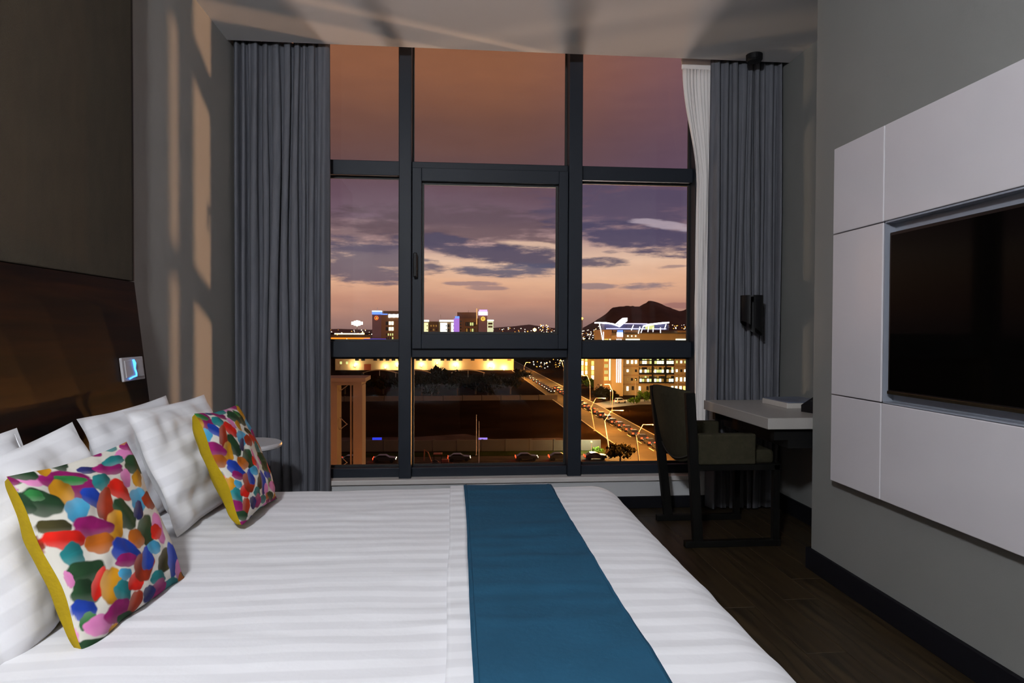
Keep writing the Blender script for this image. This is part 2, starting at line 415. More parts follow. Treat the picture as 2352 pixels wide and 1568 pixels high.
bmesh.ops.translate(gk, verts=gk.verts, vec=-Vector(win.location)); new_obj('sash_gasket', gk, M_gasket, sash)
hb = BM(); box(hb, a + .012, a + .040, y0 - .012, y0, 1.50, 1.58, bev=.004); box(hb, a + .016, a + .036, y0 - .045, y0 - .012, 1.545, 1.57, bev=.004); box(hb, a + .014, a + .038, y0 - .055, y0 - .035, 1.45, 1.60, bev=.006)
bmesh.ops.translate(hb, verts=hb.verts, vec=-Vector(win.location)); new_obj('sash_handle', hb, M_black_plastic, sash)

# ---- curtains
def curtain(name, label, mat, x0, x1, yc, z0, z1, folds, amp, seed, edge=None, group=None, nx=220, nz=46):
    rr = random.Random(seed); ph = [rr.uniform(0, 6.28) for _ in range(8)]
    # irregular fold phase
    bm = BM(); rows = []
    ctrl = [rr.uniform(0.55, 1.6) for _ in range(folds + 2)]; tot = sum(ctrl); acc = [0]
    for cst in ctrl: acc.append(acc[-1] + cst / tot)
    amps = [rr.uniform(0.55, 1.0) for _ in ctrl]
    drift = [rr.uniform(-0.35, 0.35) for _ in ctrl]
    for j in range(nz + 1):
        t = j / nz; z = z1 + (z0 - z1) * t; row = []
        for i in range(nx + 1):
            s = i / nx
            ss = s + 0.012 * math.sin(6 * t + ph[0] + 5 * s) * math.sin(PI * s) + 0.010 * math.sin(11 * t + ph[5] + 17 * s) * math.sin(PI * s)
            ss = min(max(ss, 0), 1)
            kseg = 0
            while kseg < len(ctrl) - 1 and acc[kseg + 1] < ss: kseg += 1
            fr_ = (ss - acc[kseg]) / (acc[kseg + 1] - acc[kseg])
            a_ = amp * amps[kseg] * (0.55 + 0.45 * min(1, t * 3.0)) * (1 + 0.3 * math.sin(3 * t + drift[kseg] * 9))
            w = 1.0 - 2.0 * abs(math.sin(PI * fr_)) ** 0.75      # rounded fronts, narrow valleys
            y = yc + a_ * (w + 0.22 * math.sin(4 * PI * fr_ + ph[1] + 2.5 * t)) + 0.006 * math.sin(60 * s + ph[2] + 4 * t)
            xa = x0 + (x1 - x0) * s + 0.35 * a_ * math.sin(4 * PI * fr_) * math.sin(PI * s)
            if edge: xa = edge(xa, s, z)
            row.append(bm.verts.new((xa, y, z)))
        rows.append(row)
    for r0, r1 in zip(rows, rows[1:]):
        for i in range(nx): bm.faces.new((r0[i], r0[i + 1], r1[i + 1], r1[i]))
    root = thing(name, label, 'curtain', ((x0 + x1) / 2, yc, z0), group=group)
    o = new_obj('cloth', bm, mat, root, world=True, smooth=True)
    md = o.modifiers.new('thickness', 'SOLIDIFY'); md.thickness = 0.003
    # gathered heading tape and the hem
    hd = BM(); box(hd, x0, x1, yc - 0.006, yc + 0.006, z1, z1 + 0.05); new_obj('heading_tape', hd, mat, root, world=True)
    tr = BM(); box(tr, x0, x1, yc - 0.012, yc + 0.012, z1 + 0.05, HC + 0.35); new_obj('track', tr, M_white_plastic, root, world=True)
    return root
curtain('curtain', 'dark grey floor-length curtain bunched at the left beside the headboard wall', M_curtain, XL + 0.015, -0.762, 3.982, 0.012, HC + 0.03, 8, 0.037, 3)
curtain('curtain', 'dark grey curtain bunched behind the white desk at the right', M_curtain, 1.585, XR - 0.02, 3.982, 0.012, HC + 0.03, 7, 0.036, 12)
def sheer_edge(xa, s, z):
    # top fans out towards the glass, the lower part is gathered in
    t = min(1.0, max(0.0, (2.78 - z) / 0.75)); t = t * t * (3 - 2 * t)
    left = 1.41 + (1.515 - 1.41) * t; right = 1.63
    return left + (right - left) * s + 0.004 * math.sin(50 * s + 3 * z)
sh = curtain('sheer_curtain', 'pale sheer curtain gathered between the window glass and grey curtain', M_sheer, 1.41, 1.63, 4.030, 0.25, HC - 0.02, 4, 0.006, 5, edge=sheer_edge, nx=110)

# ---- wall panelling behind the bed
Y0H, Y1H = 0.15, 2.715
hp = thing('fabric_wall_panel', 'tall dark brown fabric panel on the wall above the headboard', 'wall panel', (XL, (Y0H + Y1H) / 2, 1.315))
new_obj('upholstery', bx(XL, -1.285, Y0H, Y1H - 0.008, 1.315, HC, bev=0.004), M_head_fabric, hp, world=True)
new_obj('edge_trim', bx(XL, -1.283, Y1H - 0.008, Y1H, 1.315, HC), P('bronze_trim', (0.02, 0.014, 0.01), 0.35, metal=0.6), hp, world=True)
hb = thing('headboard', 'dark glossy wood headboard with a sloping front behind the pillows', 'headboard', (XL, (Y0H + Y1H) / 2, 0))
pb = prism(BM(), [(XL + 0.001, 0.0), (-1.17, 0.0), (-1.178, 0.42), (-1.283, 1.312), (XL + 0.001, 1.312)], Y0H, Y1H, 'Y')
new_obj('board', pb, M_head_wood, hb, world=True)
# switch plate on the headboard (front face at height z)
def hbx(z): return -1.175 + (z - 0.42) / (1.312 - 0.42) * (-1.283 + 1.175)
lean = math.atan2(0.108, 0.892)
sw_root = thing('light_switch', 'white double switch plate on the dark headboard, glowing blue', 'light switch', (hbx(0.972), 2.60, 0.972))
sw_root.rotation_euler = (0, -lean, 0)
new_obj('plate', bx(0.0, 0.010, -0.082, 0.082, -0.045, 0.045, bev=0.003), M_white_plastic, sw_root)
new_obj('rocker', bx(0.010, 0.014, -0.068, -0.004, -0.033, 0.033, bev=0.002), M_white_plastic, sw_root)
new_obj('rocker', bx(0.010, 0.014, 0.004, 0.068, -0.033, 0.033, bev=0.002), M_white_plastic, sw_root)
tr = tube(BM(), [(0.016, -0.008, 0.034), (0.016, -0.003, 0.020), (0.016, -0.004, 0.0), (0.016, 0.003, -0.018), (0.016, 0.001, -0.028), (0.016, -0.020, -0.030), (0.016, -0.052, -0.036)], [0.0045, 0.007, 0.0035, 0.0035, 0.0035, 0.003, 0.003], 8)
new_obj('blue_indicator', tr, E_('blue_indicator_glow', (70, 150, 255), 3.0), sw_root, label='blue glowing indicator strip')

# ---- television wall unit
unit = thing('television_wall_unit', 'white lacquer panel unit framing the television on the grey wall', 'wall unit', (XT, 1.85, 0.0))
PX = 1.628; g = 0.004
PY = [2.709, 2.372, 1.28, 0.94]; PZ = [0.476, 0.853, 1.547, 1.918]
cells = []
for i in range(3):
    for j in range(3):
        if i == 1 and j == 1: continue
        cells.append((PY[i + 1], PY[i], PZ[j], PZ[j + 1]))
for (ya, yb, za, zb) in cells:
    new_obj('panel', bx(PX, XT, ya + g / 2, yb - g / 2, za + g / 2, zb - g / 2, bev=0.003), M_panel_white, unit, world=True)
new_obj('recess_back', bx(XT - 0.006, XT, PY[2], PY[1], PZ[1], PZ[2]), M_panel_grey, unit, world=True)
for (ya, yb, za, zb) in ((PY[2], PY[2] + .006, PZ[1], PZ[2]), (PY[1] - .006, PY[1], PZ[1], PZ[2]), (PY[2], PY[1], PZ[1], PZ[1] + .006), (PY[2], PY[1], PZ[2] - .006, PZ[2])):
    new_obj('recess_lining', bx(PX + 0.004, XT - 0.006, ya, yb, za, zb), M_panel_grey, unit, world=True)
tv = thing('television', 'flat black television set into the white wall panels', 'television', (XT - 0.02, 1.82, 0.885))
ty0, ty1, tz0, tz1 = 1.315, 2.352, 0.888, 1.503
new_obj('housing', bx(XT - 0.040, XT - 0.008, ty0, ty1, tz0, tz1, bev=0.004), M_tv_black, tv, world=True)
new_obj('screen', bx(XT - 0.0415, XT - 0.039, ty0 + 0.012, ty1 - 0.012, tz0 + 0.018, tz1 - 0.012), M_tv_screen, tv, world=True)
new_obj('lower_bezel', bx(XT - 0.046, XT - 0.040, ty0 + 0.004, ty1 - 0.004, tz0 + 0.001, tz0 + 0.014, bev=0.002), P('gloss_bezel', (0.02, 0.014, 0.008), 0.12, spec=0.7), tv, world=True)
new_obj('bracket', bx(XT - 0.012, XT - 0.006, 1.6, 2.05, 1.05, 1.35), M_desk_dark, tv, world=True)

# ---- desk
desk = thing('desk', 'white wall-mounted desk with thick top in the window corner', 'desk', (1.77, 3.39, 0.56))
new_obj('desktop', bx(1.482, XR, 2.985, 3.80, 0.657, 0.7116, bev=0.003), M_desk, desk, world=True)
new_obj('apron', bx(1.60, XR, 3.02, 3.78, 0.56, 0.657), M_desk_dark, desk, world=True)
new_obj('bracket', bx(1.53, 1.60, 3.74, 3.78, 0.60, 0.657), M_desk_dark, desk, world=True)
new_obj('bracket', bx(1.53, 1.60, 3.02, 3.06, 0.60, 0.657), M_desk_dark, desk, world=True)
fo = thing('guest_folder', 'white boxed guest folder with blue printed cover lying on the desk', 'folder', (1.88, 3.49, 0.7116), rotz=0.03)
new_obj('box_body', bx(-0.115, 0.115, -0.135, 0.135, 0.0, 0.030, bev=0.003), P('folder_card', (0.52, 0.49, 0.46), 0.5), fo)
new_obj('cover', bx(-0.112, 0.118, -0.138, 0.138, 0.030, 0.036, bev=0.002), P('folder_cover', (0.13, 0.15, 0.21), 0.4, var=0.3, vscale=12), fo)
ph = thing('telephone', 'black desk telephone half hidden behind the television wall', 'telephone', (1.885, 3.17, 0.7116), rotz=0.25)
pbm = prism(BM(), [(-0.09, 0.0), (0.09, 0.0), (0.09, 0.10), (0.05, 0.105), (-0.09, 0.035)], -0.08, 0.08, 'Y')
new_obj('base', pbm, M_black_plastic, ph)
new_obj('handset', tube(BM(), [(-0.085, -0.055, 0.055), (-0.06, -0.055, 0.095), (0.0, -0.055, 0.125), (0.06, -0.055, 0.145), (0.085, -0.055, 0.13)], [0.026, 0.024, 0.017, 0.024, 0.026], 10), M_black_plastic, ph, smooth=True)
kp = BM()
for i in range(3):
    for j in range(4): box(kp, -0.05 + j * 0.026, -0.034 + j * 0.026, 0.0 + i * 0.022, 0.015 + i * 0.022, 0.045 + j * 0.0095, 0.058 + j * 0.0095)
new_obj('keypad', kp, P('phone_keys', (0.03, 0.03, 0.03), 0.5), ph)

# ---- pendant lamp over the desk
pl = thing('pendant_lamp', 'small black cylinder pendant lamp hanging in front of the right curtain', 'lamp', (1.79, 3.83, 1.10))
new_obj('ceiling_rose', lathe(BM(), [(0.0, HC), (0.048, HC), (0.048, HC - 0.03), (0.040, HC - 0.042), (0.0, HC - 0.044)], 24, (1.79, 3.83, 0)), M_black_plastic, pl, world=True, smooth=False)
new_obj('cord', tube(BM(), [(1.79, 3.83, HC - 0.04), (1.79, 3.83, 1.34)], 0.0012, 6), M_black_plastic, pl, world=True)
def shell(a0, a1, zt, r=0.066, th=0.004, n=18):
    bm = BM(); vs = []
    for i in range(n + 1):
        a_ = a0 + (a1 - a0) * i / n; cx, sx = math.cos(a_), math.sin(a_)
        zb = 1.145 - 0.045 * cx
        vs.append([bm.verts.new((1.79 + rr * cx, 3.83 + rr * sx, zz)) for rr, zz in ((r, zb), (r, zt), (r - th, zt), (r - th, zb))])
    for p, q in zip(vs, vs[1:]):
        for k2 in range(4): bm.faces.new((p[k2], p[(k2 + 1) % 4], q[(k2 + 1) % 4], q[k2]))
    bm.faces.new(vs[0]); bm.faces.new(vs[-1][::-1])
    bmesh.ops.recalc_face_normals(bm, faces=bm.faces[:])
    return bm
new_obj('shade', shell(math.radians(255), math.radians(255 + 180), 1.345), M_black_plastic, pl, world=True)
new_obj('shade', shell(math.radians(95), math.radians(240), 1.345), M_black_plastic, pl, world=True)
new_obj('shade_cap', lathe(BM(), [(0.0, 1.335), (0.061, 1.335), (0.061, 1.342), (0.0, 1.342)], 20, (1.79, 3.83, 0)), M_black_plastic, pl, world=True)

# ---- desk chair (sled frame, faces the desk)
ch = thing('desk_chair', 'dark wooden sled-frame chair with taupe upholstery pushed under the desk', 'chair', (1.45, 3.525, 0))
YN, YF = 3.285, 3.765
for yy, xt in ((YN, 1.205), (YF, 1.165)):
    new_obj('leg', bar(BM(), (1.255, yy, 0.03), (xt, yy, 0.805), 0.036, 0.050, bev=0.003), M_chair_wood, ch, world=True)
    new_obj('leg', bar(BM(), (1.675, yy, 0.03), (1.675, yy, 0.43), 0.034, 0.034, bev=0.003), M_chair_wood, ch, world=True)
    new_obj('runner', bx(1.185, 1.70, yy - 0.018, yy + 0.018, 0.0, 0.034, bev=0.003), M_chair_wood, ch, world=True)
    new_obj('seat_rail', bx(1.235, 1.70, yy - 0.017, yy + 0.017, 0.40, 0.432, bev=0.003), M_chair_wood, ch, world=True)
new_obj('cross_rail', bx(1.66, 1.69, YN, YF, 0.396, 0.43), M_chair_wood, ch, world=True)
# curved upholstered back
bm = BM(); NB, NZ = 14, 10; grid = {}
for side in (0, 1):
    for j in range(NZ + 1):
        for i in range(NB + 1):
            s = i / NB; y = YN + 0.026 + (YF - YN - 0.052) * s; c_ = 1 - (2 * s - 1) ** 2
            xtop = 1.205 + (1.165 - 1.205) * s; xbot = 1.235
            zb = 0.455 - 0.045 * c_; zt = 0.812 + 0.006 * c_
            t = j / NZ; z = zb + (zt - zb) * t
            xx = xbot + (xtop - xbot) * t - 0.028 * c_ * (0.4 + 0.6 * t)
            th = 0.026 * (1 - (2 * t - 1) ** 6 * 0.5)
            grid[side, i, j] = bm.verts.new((xx - th if side == 0 else xx + th, y, z))
for j in range(NZ):
    for i in range(NB):
        bm.faces.new((grid[0, i, j], grid[0, i, j + 1], grid[0, i + 1, j + 1], grid[0, i + 1, j]))
        bm.faces.new((grid[1, i, j], grid[1, i + 1, j], grid[1, i + 1, j + 1], grid[1, i, j + 1]))
for i in range(NB):
    bm.faces.new((grid[0, i, 0], grid[0, i + 1, 0], grid[1, i + 1, 0], grid[1, i, 0])); bm.faces.new((grid[0, i, NZ], grid[1, i, NZ], grid[1, i + 1, NZ], grid[0, i + 1, NZ]))
for j in range(NZ):
    bm.faces.new((grid[0, 0, j], grid[1, 0, j], grid[1, 0, j + 1], grid[0, 0, j + 1])); bm.faces.new((grid[0, NB, j], grid[0, NB, j + 1], grid[1, NB, j + 1], grid[1, NB, j]))
bmesh.ops.recalc_face_normals(bm, faces=bm.faces[:])
new_obj('backrest', bm, M_chair_cloth, ch, world=True)
pip = tube(BM(), [(1.235 - 0.028 * (1 - (2 * s - 1) ** 2) * 0.4 - 0.027, YN + 0.026 + (YF - YN - 0.052) * s, 0.475 - 0.045 * (1 - (2 * s - 1) ** 2)) for s in [q / 14 for q in range(15)]], 0.004, 6)
new_obj('piping', pip, P('chair_piping', (0.02, 0.016, 0.012), 0.8), ch, world=True)
new_obj('seat', bx(1.25, 1.68, YN + 0.02, YF - 0.02, 0.425, 0.50, bev=0.022, seg=3), M_chair_cloth, ch, world=True)
for yy in (YN, YF):
    new_obj('arm_panel', bx(1.25, 1.555, yy - 0.028, yy + 0.028, 0.433, 0.592, bev=0.010, seg=3), M_chair_cloth, ch, world=True)

# ---- round bedside table
tb = thing('side_table', 'round white side table with dark stem beside the left curtain', 'table', (-1.045, 3.34, 0))
new_obj('table_top', lathe(BM(), [(0, .535), (.158, .535), (.166, .539), (.168, .548), (.166, .557), (.160, .560), (0, .560)], 48), M_table_white, tb, smooth=False)
new_obj('stem', lathe(BM(), [(0, .02), (.018, .02), (.018, .535), (0, .535)], 20), M_desk_dark, tb, smooth=False)
new_obj('base', lathe(BM(), [(0, 0), (.13, 0), (.13, .012), (.02, .024), (0, .024)], 36), M_desk_dark, tb)

# ================================================================== THE BED
BX0, BX1, BY0, BY1, BZ = -1.160, 0.665, 0.70, 2.665, 0.5
bed = thing('bed', 'wide bed with white striped duvet reaching from headboard to foot', 'bed', ((BX0 + BX1) / 2, (BY0 + BY1) / 2, 0))
new_obj('base', bx(BX0 + 0.02, BX1 - 0.07, BY0 + 0.07, BY1 - 0.07, 0.08, 0.27, bev=0.01), P('bed_base_cloth', (0.05, 0.045, 0.04), 0.9), bed, world=True)
for q in ((BX0 + .1, BY0 + .15), (BX1 - .15, BY0 + .15), (BX0 + .1, BY1 - .15), (BX1 - .15, BY1 - .15)):
    new_obj('foot', bx(q[0] - .03, q[0] + .03, q[1] - .03, q[1] + .03, 0.0, 0.08), M_desk_dark, bed, world=True)
new_obj('mattress', bx(BX0 + 0.01, BX1 - 0.06, BY0 + 0.06, BY1 - 0.06, 0.27, 0.465, bev=0.04, seg=3), M_pillow, bed, world=True)

def edge_profile(d, r):
    """top drop at distance d inside the edge, for a rounded edge of radius r"""
    if d >= r: return 0.0
    return r - math.sqrt(max(0.0, r * r - (r - d) ** 2))
def duvet_z(x, y, lift=0.0):
    r = 0.13
    dx = BX1 - x; dy0 = y - BY0; dy1 = BY1 - y
    ez = edge_profile(max(0, dx), r) * 0.75 + edge_profile(max(0, dy0), r) * 0.75 + edge_profile(max(0, dy1), r) * 0.6
    n = 0.0055 * noise.noise((x * 2.2, y * 2.2, 0.3)) + 0.0035 * noise.noise((x * 2.0, y * 9.0, 3.1)) + 0.002 * noise.noise((x * 9, y * 9, 7.7))
    # light creases running along the bed length and from the pillows
    n += 0.0050 * max(0, noise.noise((x * 3.0 + y * 4, y * 16.0, 9.1))) ** 1.0
    return BZ - ez + n + lift
def duvet_mesh(nx=210, ny=230):
    bm = BM(); rows = []
    skirt = [0.17, 0.26, 0.34]
    xs = [BX0 + (BX1 - BX0) * (1 - (1 - i / nx) ** 1.0) for i in range(nx + 1)]
    # denser near the foot edge
    xs = [BX0 + (BX1 - BX0) * math.sin((i / nx) * PI / 2) ** 1.25 for i in range(nx + 1)]
    ys = [BY0 + (BY1 - BY0) * (0.5 - 0.5 * math.cos(PI * (0.12 + 0.76 * j / ny)) - (0.5 - 0.5 * math.cos(PI * 0.12))) / (1 - 2 * (0.5 - 0.5 * math.cos(PI * 0.12))) for j in range(ny + 1)]
    def fold(v, ph): return 0.010 * math.sin(v * 21 + ph) + 0.006 * math.sin(v * 47 + ph * 2)
    for j in range(-3, ny + 4):
        jj = min(max(j, 0), ny); y = ys[jj]; row = []
        for i in range(0, nx + 4):
            ii = min(i, nx); x = xs[ii]
            z = duvet_z(x, y); xo, yo = x, y
            if i > nx:
                z -= skirt[i - nx - 1]; xo += fold(y, 0.3) * (i - nx) / 3 + 0.004
            if j < 0:
                z -= skirt[-j - 1]; yo -= fold(x, 1.1) * (-j) / 3 + 0.004
            if j > ny:
                z -= skirt[j - ny - 1]; yo += fold(x, 2.1) * (j - ny) / 3 + 0.004
            row.append(bm.verts.new((xo, yo, max(z, 0.07))))
        rows.append(row)
    for r0, r1 in zip(rows, rows[1:]):
        for i in range(len(r0) - 1): bm.faces.new((r0[i], r0[i + 1], r1[i + 1], r1[i]))
    return bm
def stripe_material():
    mt = bpy.data.materials.new('striped_sateen'); mt.use_nodes = True; nt = mt.node_tree; b = nt.nodes['Principled BSDF']; N = nt.nodes.new; Lk = nt.links.new
    tc = N('ShaderNodeTexCoord'); sp = N('ShaderNodeSeparateXYZ'); Lk(tc.outputs['Object'], sp.inputs[0])
    nz = N('ShaderNodeTexNoise'); nz.inputs['Scale'].default_value = 2.5; Lk(tc.outputs['Object'], nz.inputs['Vector'])
    a = N('ShaderNodeMath'); a.operation = 'MULTIPLY_ADD'; Lk(nz.outputs[0], a.inputs[0]); a.inputs[1].default_value = 0.05; Lk(sp.outputs[1], a.inputs[2])
    mlt = N('ShaderNodeMath'); mlt.operation = 'MULTIPLY'; Lk(a.outputs[0], mlt.inputs[0]); mlt.inputs[1].default_value = 2 * PI / 0.064
    sn = N('ShaderNodeMath'); sn.operation = 'SINE'; Lk(mlt.outputs[0], sn.inputs[0])
    mr = N('ShaderNodeMapRange'); Lk(sn.outputs[0], mr.inputs[0]); mr.inputs[1].default_value = -0.25; mr.inputs[2].default_value = 0.25
    mx = N('ShaderNodeMix'); mx.data_type = 'RGBA'; Lk(mr.outputs[0], mx.inputs[0]); mx.inputs[6].default_value = (0.675, 0.665, 0.690, 1); mx.inputs[7].default_value = (0.745, 0.735, 0.76, 1)
    Lk(mx.outputs[2], b.inputs['Base Color'])
    m2 = N('ShaderNodeMapRange'); Lk(sn.outputs[0], m2.inputs[0]); m2.inputs[1].default_value = -0.25; m2.inputs[2].default_value = 0.25; m2.inputs[3].default_value = 0.6; m2.inputs[4].default_value = 0.75; b.inputs['Specular IOR Level'].default_value = 0.25
    Lk(m2.outputs[0], b.inputs['Roughness'])
    n2 = N('ShaderNodeTexNoise'); n2.inputs['Scale'].default_value = 14; n2.inputs['Detail'].default_value = 5; Lk(tc.outputs['Object'], n2.inputs['Vector'])
    bp = N('ShaderNodeBump'); bp.inputs['Strength'].default_value = 0.12; bp.inputs['Distance'].default_value = 0.02; Lk(n2.outputs[0], bp.inputs['Height']); Lk(bp.outputs[0], b.inputs['Normal'])
    b.inputs['Sheen Weight'].default_value = 0.1
    return mt
M_duvet = stripe_material()
new_obj('duvet', duvet_mesh(), M_duvet, bed, world=True, smooth=True)
# folded edge of the duvet cover that runs across the bed beside the throw
def draped_strip(x0, x1, lift, nx, ny, wob=0.004, y0=BY0, y1=BY1, skirt=0.16, thick=0.006, seed=0):
    bm = BM(); top = []; 
    for j in range(-2, ny + 3):
        jj = min(max(j, 0), ny); y = y0 + (y1 - y0) * jj / ny
        row = []
        for i in range(nx + 1):
            s = i / nx; x = x0 + (x1 - x0) * s + wob * noise.noise((y * 1.7, s + seed, 0.5))
            z = duvet_z(x, y, lift); yo = y
            if j < 0: z -= skirt * (-j) / 2; yo -= 0.006 + 0.012
            if j > ny: z -= skirt * (j - ny) / 2; yo += 0.006 + 0.012
            row.append(bm.verts.new((x, yo, z)))
        top.append(row)
    for r0, r1 in zip(top, top[1:]):
        for i in range(nx): bm.faces.new((r0[i], r0[i + 1], r1[i + 1], r1[i]))
    return bm
sm = new_obj('duvet_fold', draped_strip(-0.022, 0.034, 0.005, 6, 160, wob=0.010), M_duvet, bed, world=True, smooth=True)
md = sm.modifiers.new('thickness', 'SOLIDIFY'); md.thickness = 0.008; md.offset = 0
run = thing('bed_runner', 'teal blue suede runner laid across the foot of the white bed', 'bed runner', (0.2, (BY0 + BY1) / 2, BZ))
ro = new_obj('cloth', draped_strip(0.032, 0.372, 0.010, 34, 200, wob=0.008, seed=4), M_blue_throw, run, world=True, smooth=True)
md = ro.modifiers.new('thickness', 'SOLIDIFY'); md.thickness = 0.007; md.offset = 0
for sx in (0.038, 0.366):
    hm = tube(BM(), [(sx, BY0 + (BY1 - BY0) * j / 120, duvet_z(sx, BY0 + (BY1 - BY0) * j / 120, 0.012)) for j in range(121)], 0.004, 6)
    new_obj('hem', hm, M_blue_throw, run, world=True, smooth=True)

# ---- pillows and cushions (local x: towards the window, y: up, z: out of the front)
def pose(loc, yaw, lean_, roll):
    B = Matrix(((0, 0, 1), (1, 0, 0), (0, 1, 0))).to_4x4()
    return Matrix.Translation(loc) @ Matrix.Rotation(math.radians(yaw), 4, 'Z') @ Matrix.Rotation(math.radians(lean_), 4, 'Y') @ B @ Matrix.Rotation(math.radians(roll), 4, 'Z')
def pillow_half(w, h, T, side, n, seed, wr=0.006, pinch=0.05, flange=0.0, colorfn=None, ex=0.55):
    bm = BM(); vs = []
    lay = bm.verts.layers.float_color.new('print') if colorfn else None
    for j in range(n + 1):
        row = []
        for i in range(n + 1):
            u = -1 + 2 * i / n; v = -1 + 2 * j / n
            x = w / 2 * u * (1 - pinch * (1 - v * v)); y = h / 2 * v * (1 - pinch * (1 - u * u))
            uu = min(1, abs(u) / (1 - flange)); vv = min(1, abs(v) / (1 - flange))
            t = T * ((1 - uu ** 2.6) ** ex) * ((1 - vv ** 2.6) ** ex)
            e = (1 - abs(u) ** 8) * (1 - abs(v) ** 8)
            t += e * wr * (noise.noise((u * 2.2 + seed, v * 2.6, seed * 1.7)) * 1.6 + noise.noise((u * 5 + seed, v * 4 - seed, 2.0)) * 0.8)
            # creases pulled from the corners
            t += e * wr * 0.6 * math.sin(9 * (u * v) + seed) * abs(u * v) ** 0.5
            off = 0.004 * math.sin(7 * u + 1.3 * w) * abs(v) ** 6 + 0.004 * math.sin(6 * v + 9 * h) * abs(u) ** 6
            ve = bm.verts.new((x, y, side * max(t, 0.0001) + off))
            if lay: ve[lay] = colorfn((u + 1) / 2, (v + 1) / 2)
            row.append(ve)
        vs.append(row)
    for j in range(n):
        for i in range(n):
            q = (vs[j][i], vs[j][i + 1], vs[j + 1][i + 1], vs[j + 1][i])
            bm.faces.new(q if side > 0 else q[::-1])
    return bm
def white_pillow(label, loc, yaw, lean_, roll, w, h, T, seed):
    r = thing('pillow', label, 'pillow', loc, group='white pillows on the bed'); r.matrix_world = pose(loc, yaw, lean_, roll)
    new_obj('front_cover', pillow_half(w, h, T, 1, 70, seed, wr=0.011, pinch=0.045, flange=0.05), M_duvet, r, smooth=True)
    new_obj('back_cover', pillow_half(w, h, T, -1, 40, seed + 3, wr=0.008, pinch=0.045, flange=0.05), M_pillow, r, smooth=True)
    hem = tube(BM(), [(w / 2 * (1 - 0.045 * (1 - v * v)) * 0.94, h / 2 * v * 0.93, 0.012 * (1 - v * v) + 0.002) for v in [q / 10 for q in range(-10, 11)]], 0.002, 5)
    new_obj('hem_seam', hem, M_pillow, r, smooth=True)
    return r
white_pillow('white pillow leaning on the headboard, nearest the window and below the switch', (-1.065, 2.345, 0.672), 0, -20, 1, 0.60, 0.40, 0.062, 1.3)
white_pillow('white pillow against the headboard at the left edge of the photo', (-1.065, 1.50, 0.672), 2, -20, 1, 0.60, 0.40, 0.062, 4.1)
white_pillow('white pillow directly behind the cushion nearest the window', (-0.90, 2.30, 0.690), 0, -23, -1.0, 0.60, 0.405, 0.070, 7.7)
white_pillow('white pillow directly behind the cushion nearest the camera', (-0.925, 1.545, 0.672), 3, -23, 4, 0.60, 0.40, 0.070, 9.2)

BLOBS = [s.split(',') for s in ("0.026,0.980,0.041,0.029,-178,g 0.133,0.952,0.083,0.031,168,P 0.334,0.913,0.149,0.051,168,M 0.392,0.859,0.098,0.071,164,M 0.370,0.908,0.091,0.024,163,g 0.273,0.853,0.072,0.064,-155,Y 0.113,0.824,0.110,0.068,160,G 0.082,0.870,0.056,0.028,168,g 0.296,0.731,0.082,0.057,22,C 0.458,0.766,0.078,0.050,144,B 0.526,0.934,0.063,0.021,169,N 0.702,0.901,0.109,0.036,169,M 0.574,0.840,0.074,0.047,180,T 0.705,0.753,0.094,0.062,152,R 0.523,0.702,0.102,0.050,52,D 0.919,0.943,0.082,0.027,170,P 0.978,0.980,0.056,0.029,164,M 0.785,0.935,0.088,0.025,176,T 0.958,0.851,0.093,0.056,158,G 0.821,0.808,0.051,0.044,63,P 0.935,0.768,0.049,0.044,-150,Y 0.645,0.603,0.099,0.074,118,G 0.514,0.563,0.093,0.065,41,Y 0.852,0.647,0.094,0.062,16,C 0.795,0.588,0.062,0.039,42,N 0.954,0.607,0.064,0.051,-178,D 0.788,0.445,0.102,0.072,34,G 0.346,0.609,0.130,0.057,165,M 0.111,0.678,0.084,0.041,165,W 0.145,0.593,0.113,0.048,163,R 0.352,0.510,0.084,0.052,169,O 0.656,0.432,0.073,0.054,-176,O 0.154,0.506,0.067,0.059,176,T 0.518,0.399,0.107,0.067,144,B 0.503,0.344,0.078,0.036,162,M 0.181,0.384,0.122,0.066,175,G 0.136,0.291,0.089,0.065,167,G 0.260,0.299,0.085,0.043,40,R 0.323,0.258,0.099,0.061,51,Y 0.384,0.188,0.065,0.061,131,T 0.518,0.196,0.067,0.049,12,R 0.450,0.275,0.051,0.032,166,C 0.630,0.254,0.094,0.073,28,D 0.684,0.285,0.068,0.047,63,B 0.789,0.326,0.060,0.039,173,C 0.924,0.416,0.092,0.047,74,P 0.890,0.405,0.056,0.042,-164,R 0.834,0.206,0.089,0.052,29,W 0.920,0.173,0.111,0.052,66,B 0.717,0.129,0.066,0.043,168,T 0.961,0.089,0.061,0.041,74,P 0.973,0.028,0.044,0.033,-171,O 0.833,0.032,0.077,0.038,172,T 0.687,0.051,0.085,0.054,9,M 0.580,0.067,0.059,0.048,26,N 0.087,0.211,0.074,0.048,160,B 0.091,0.145,0.051,0.039,5,g 0.061,0.391,0.041,0.027,86,P 0.152,0.088,0.088,0.052,158,P 0.317,0.086,0.108,0.063,167,M 0.456,0.071,0.073,0.042,50,D 0.358,0.017,0.065,0.037,159,G 0.232,0.001,0.048,0.033,12,Y 0.074,0.007,0.086,0.034,154,G").split()]
PAL = {'g': (45, 120, 58), 'P': (220, 128, 182), 'M': (142, 20, 96), 'Y': (205, 142, 22), 'G': (30, 62, 34), 'C': (72, 158, 196), 'B': (26, 60, 158), 'N': (34, 38, 92), 'T': (32, 120, 122), 'R': (214, 28, 12), 'D': (150, 44, 12), 'O': (176, 92, 18), 'W': (62, 56, 24)}
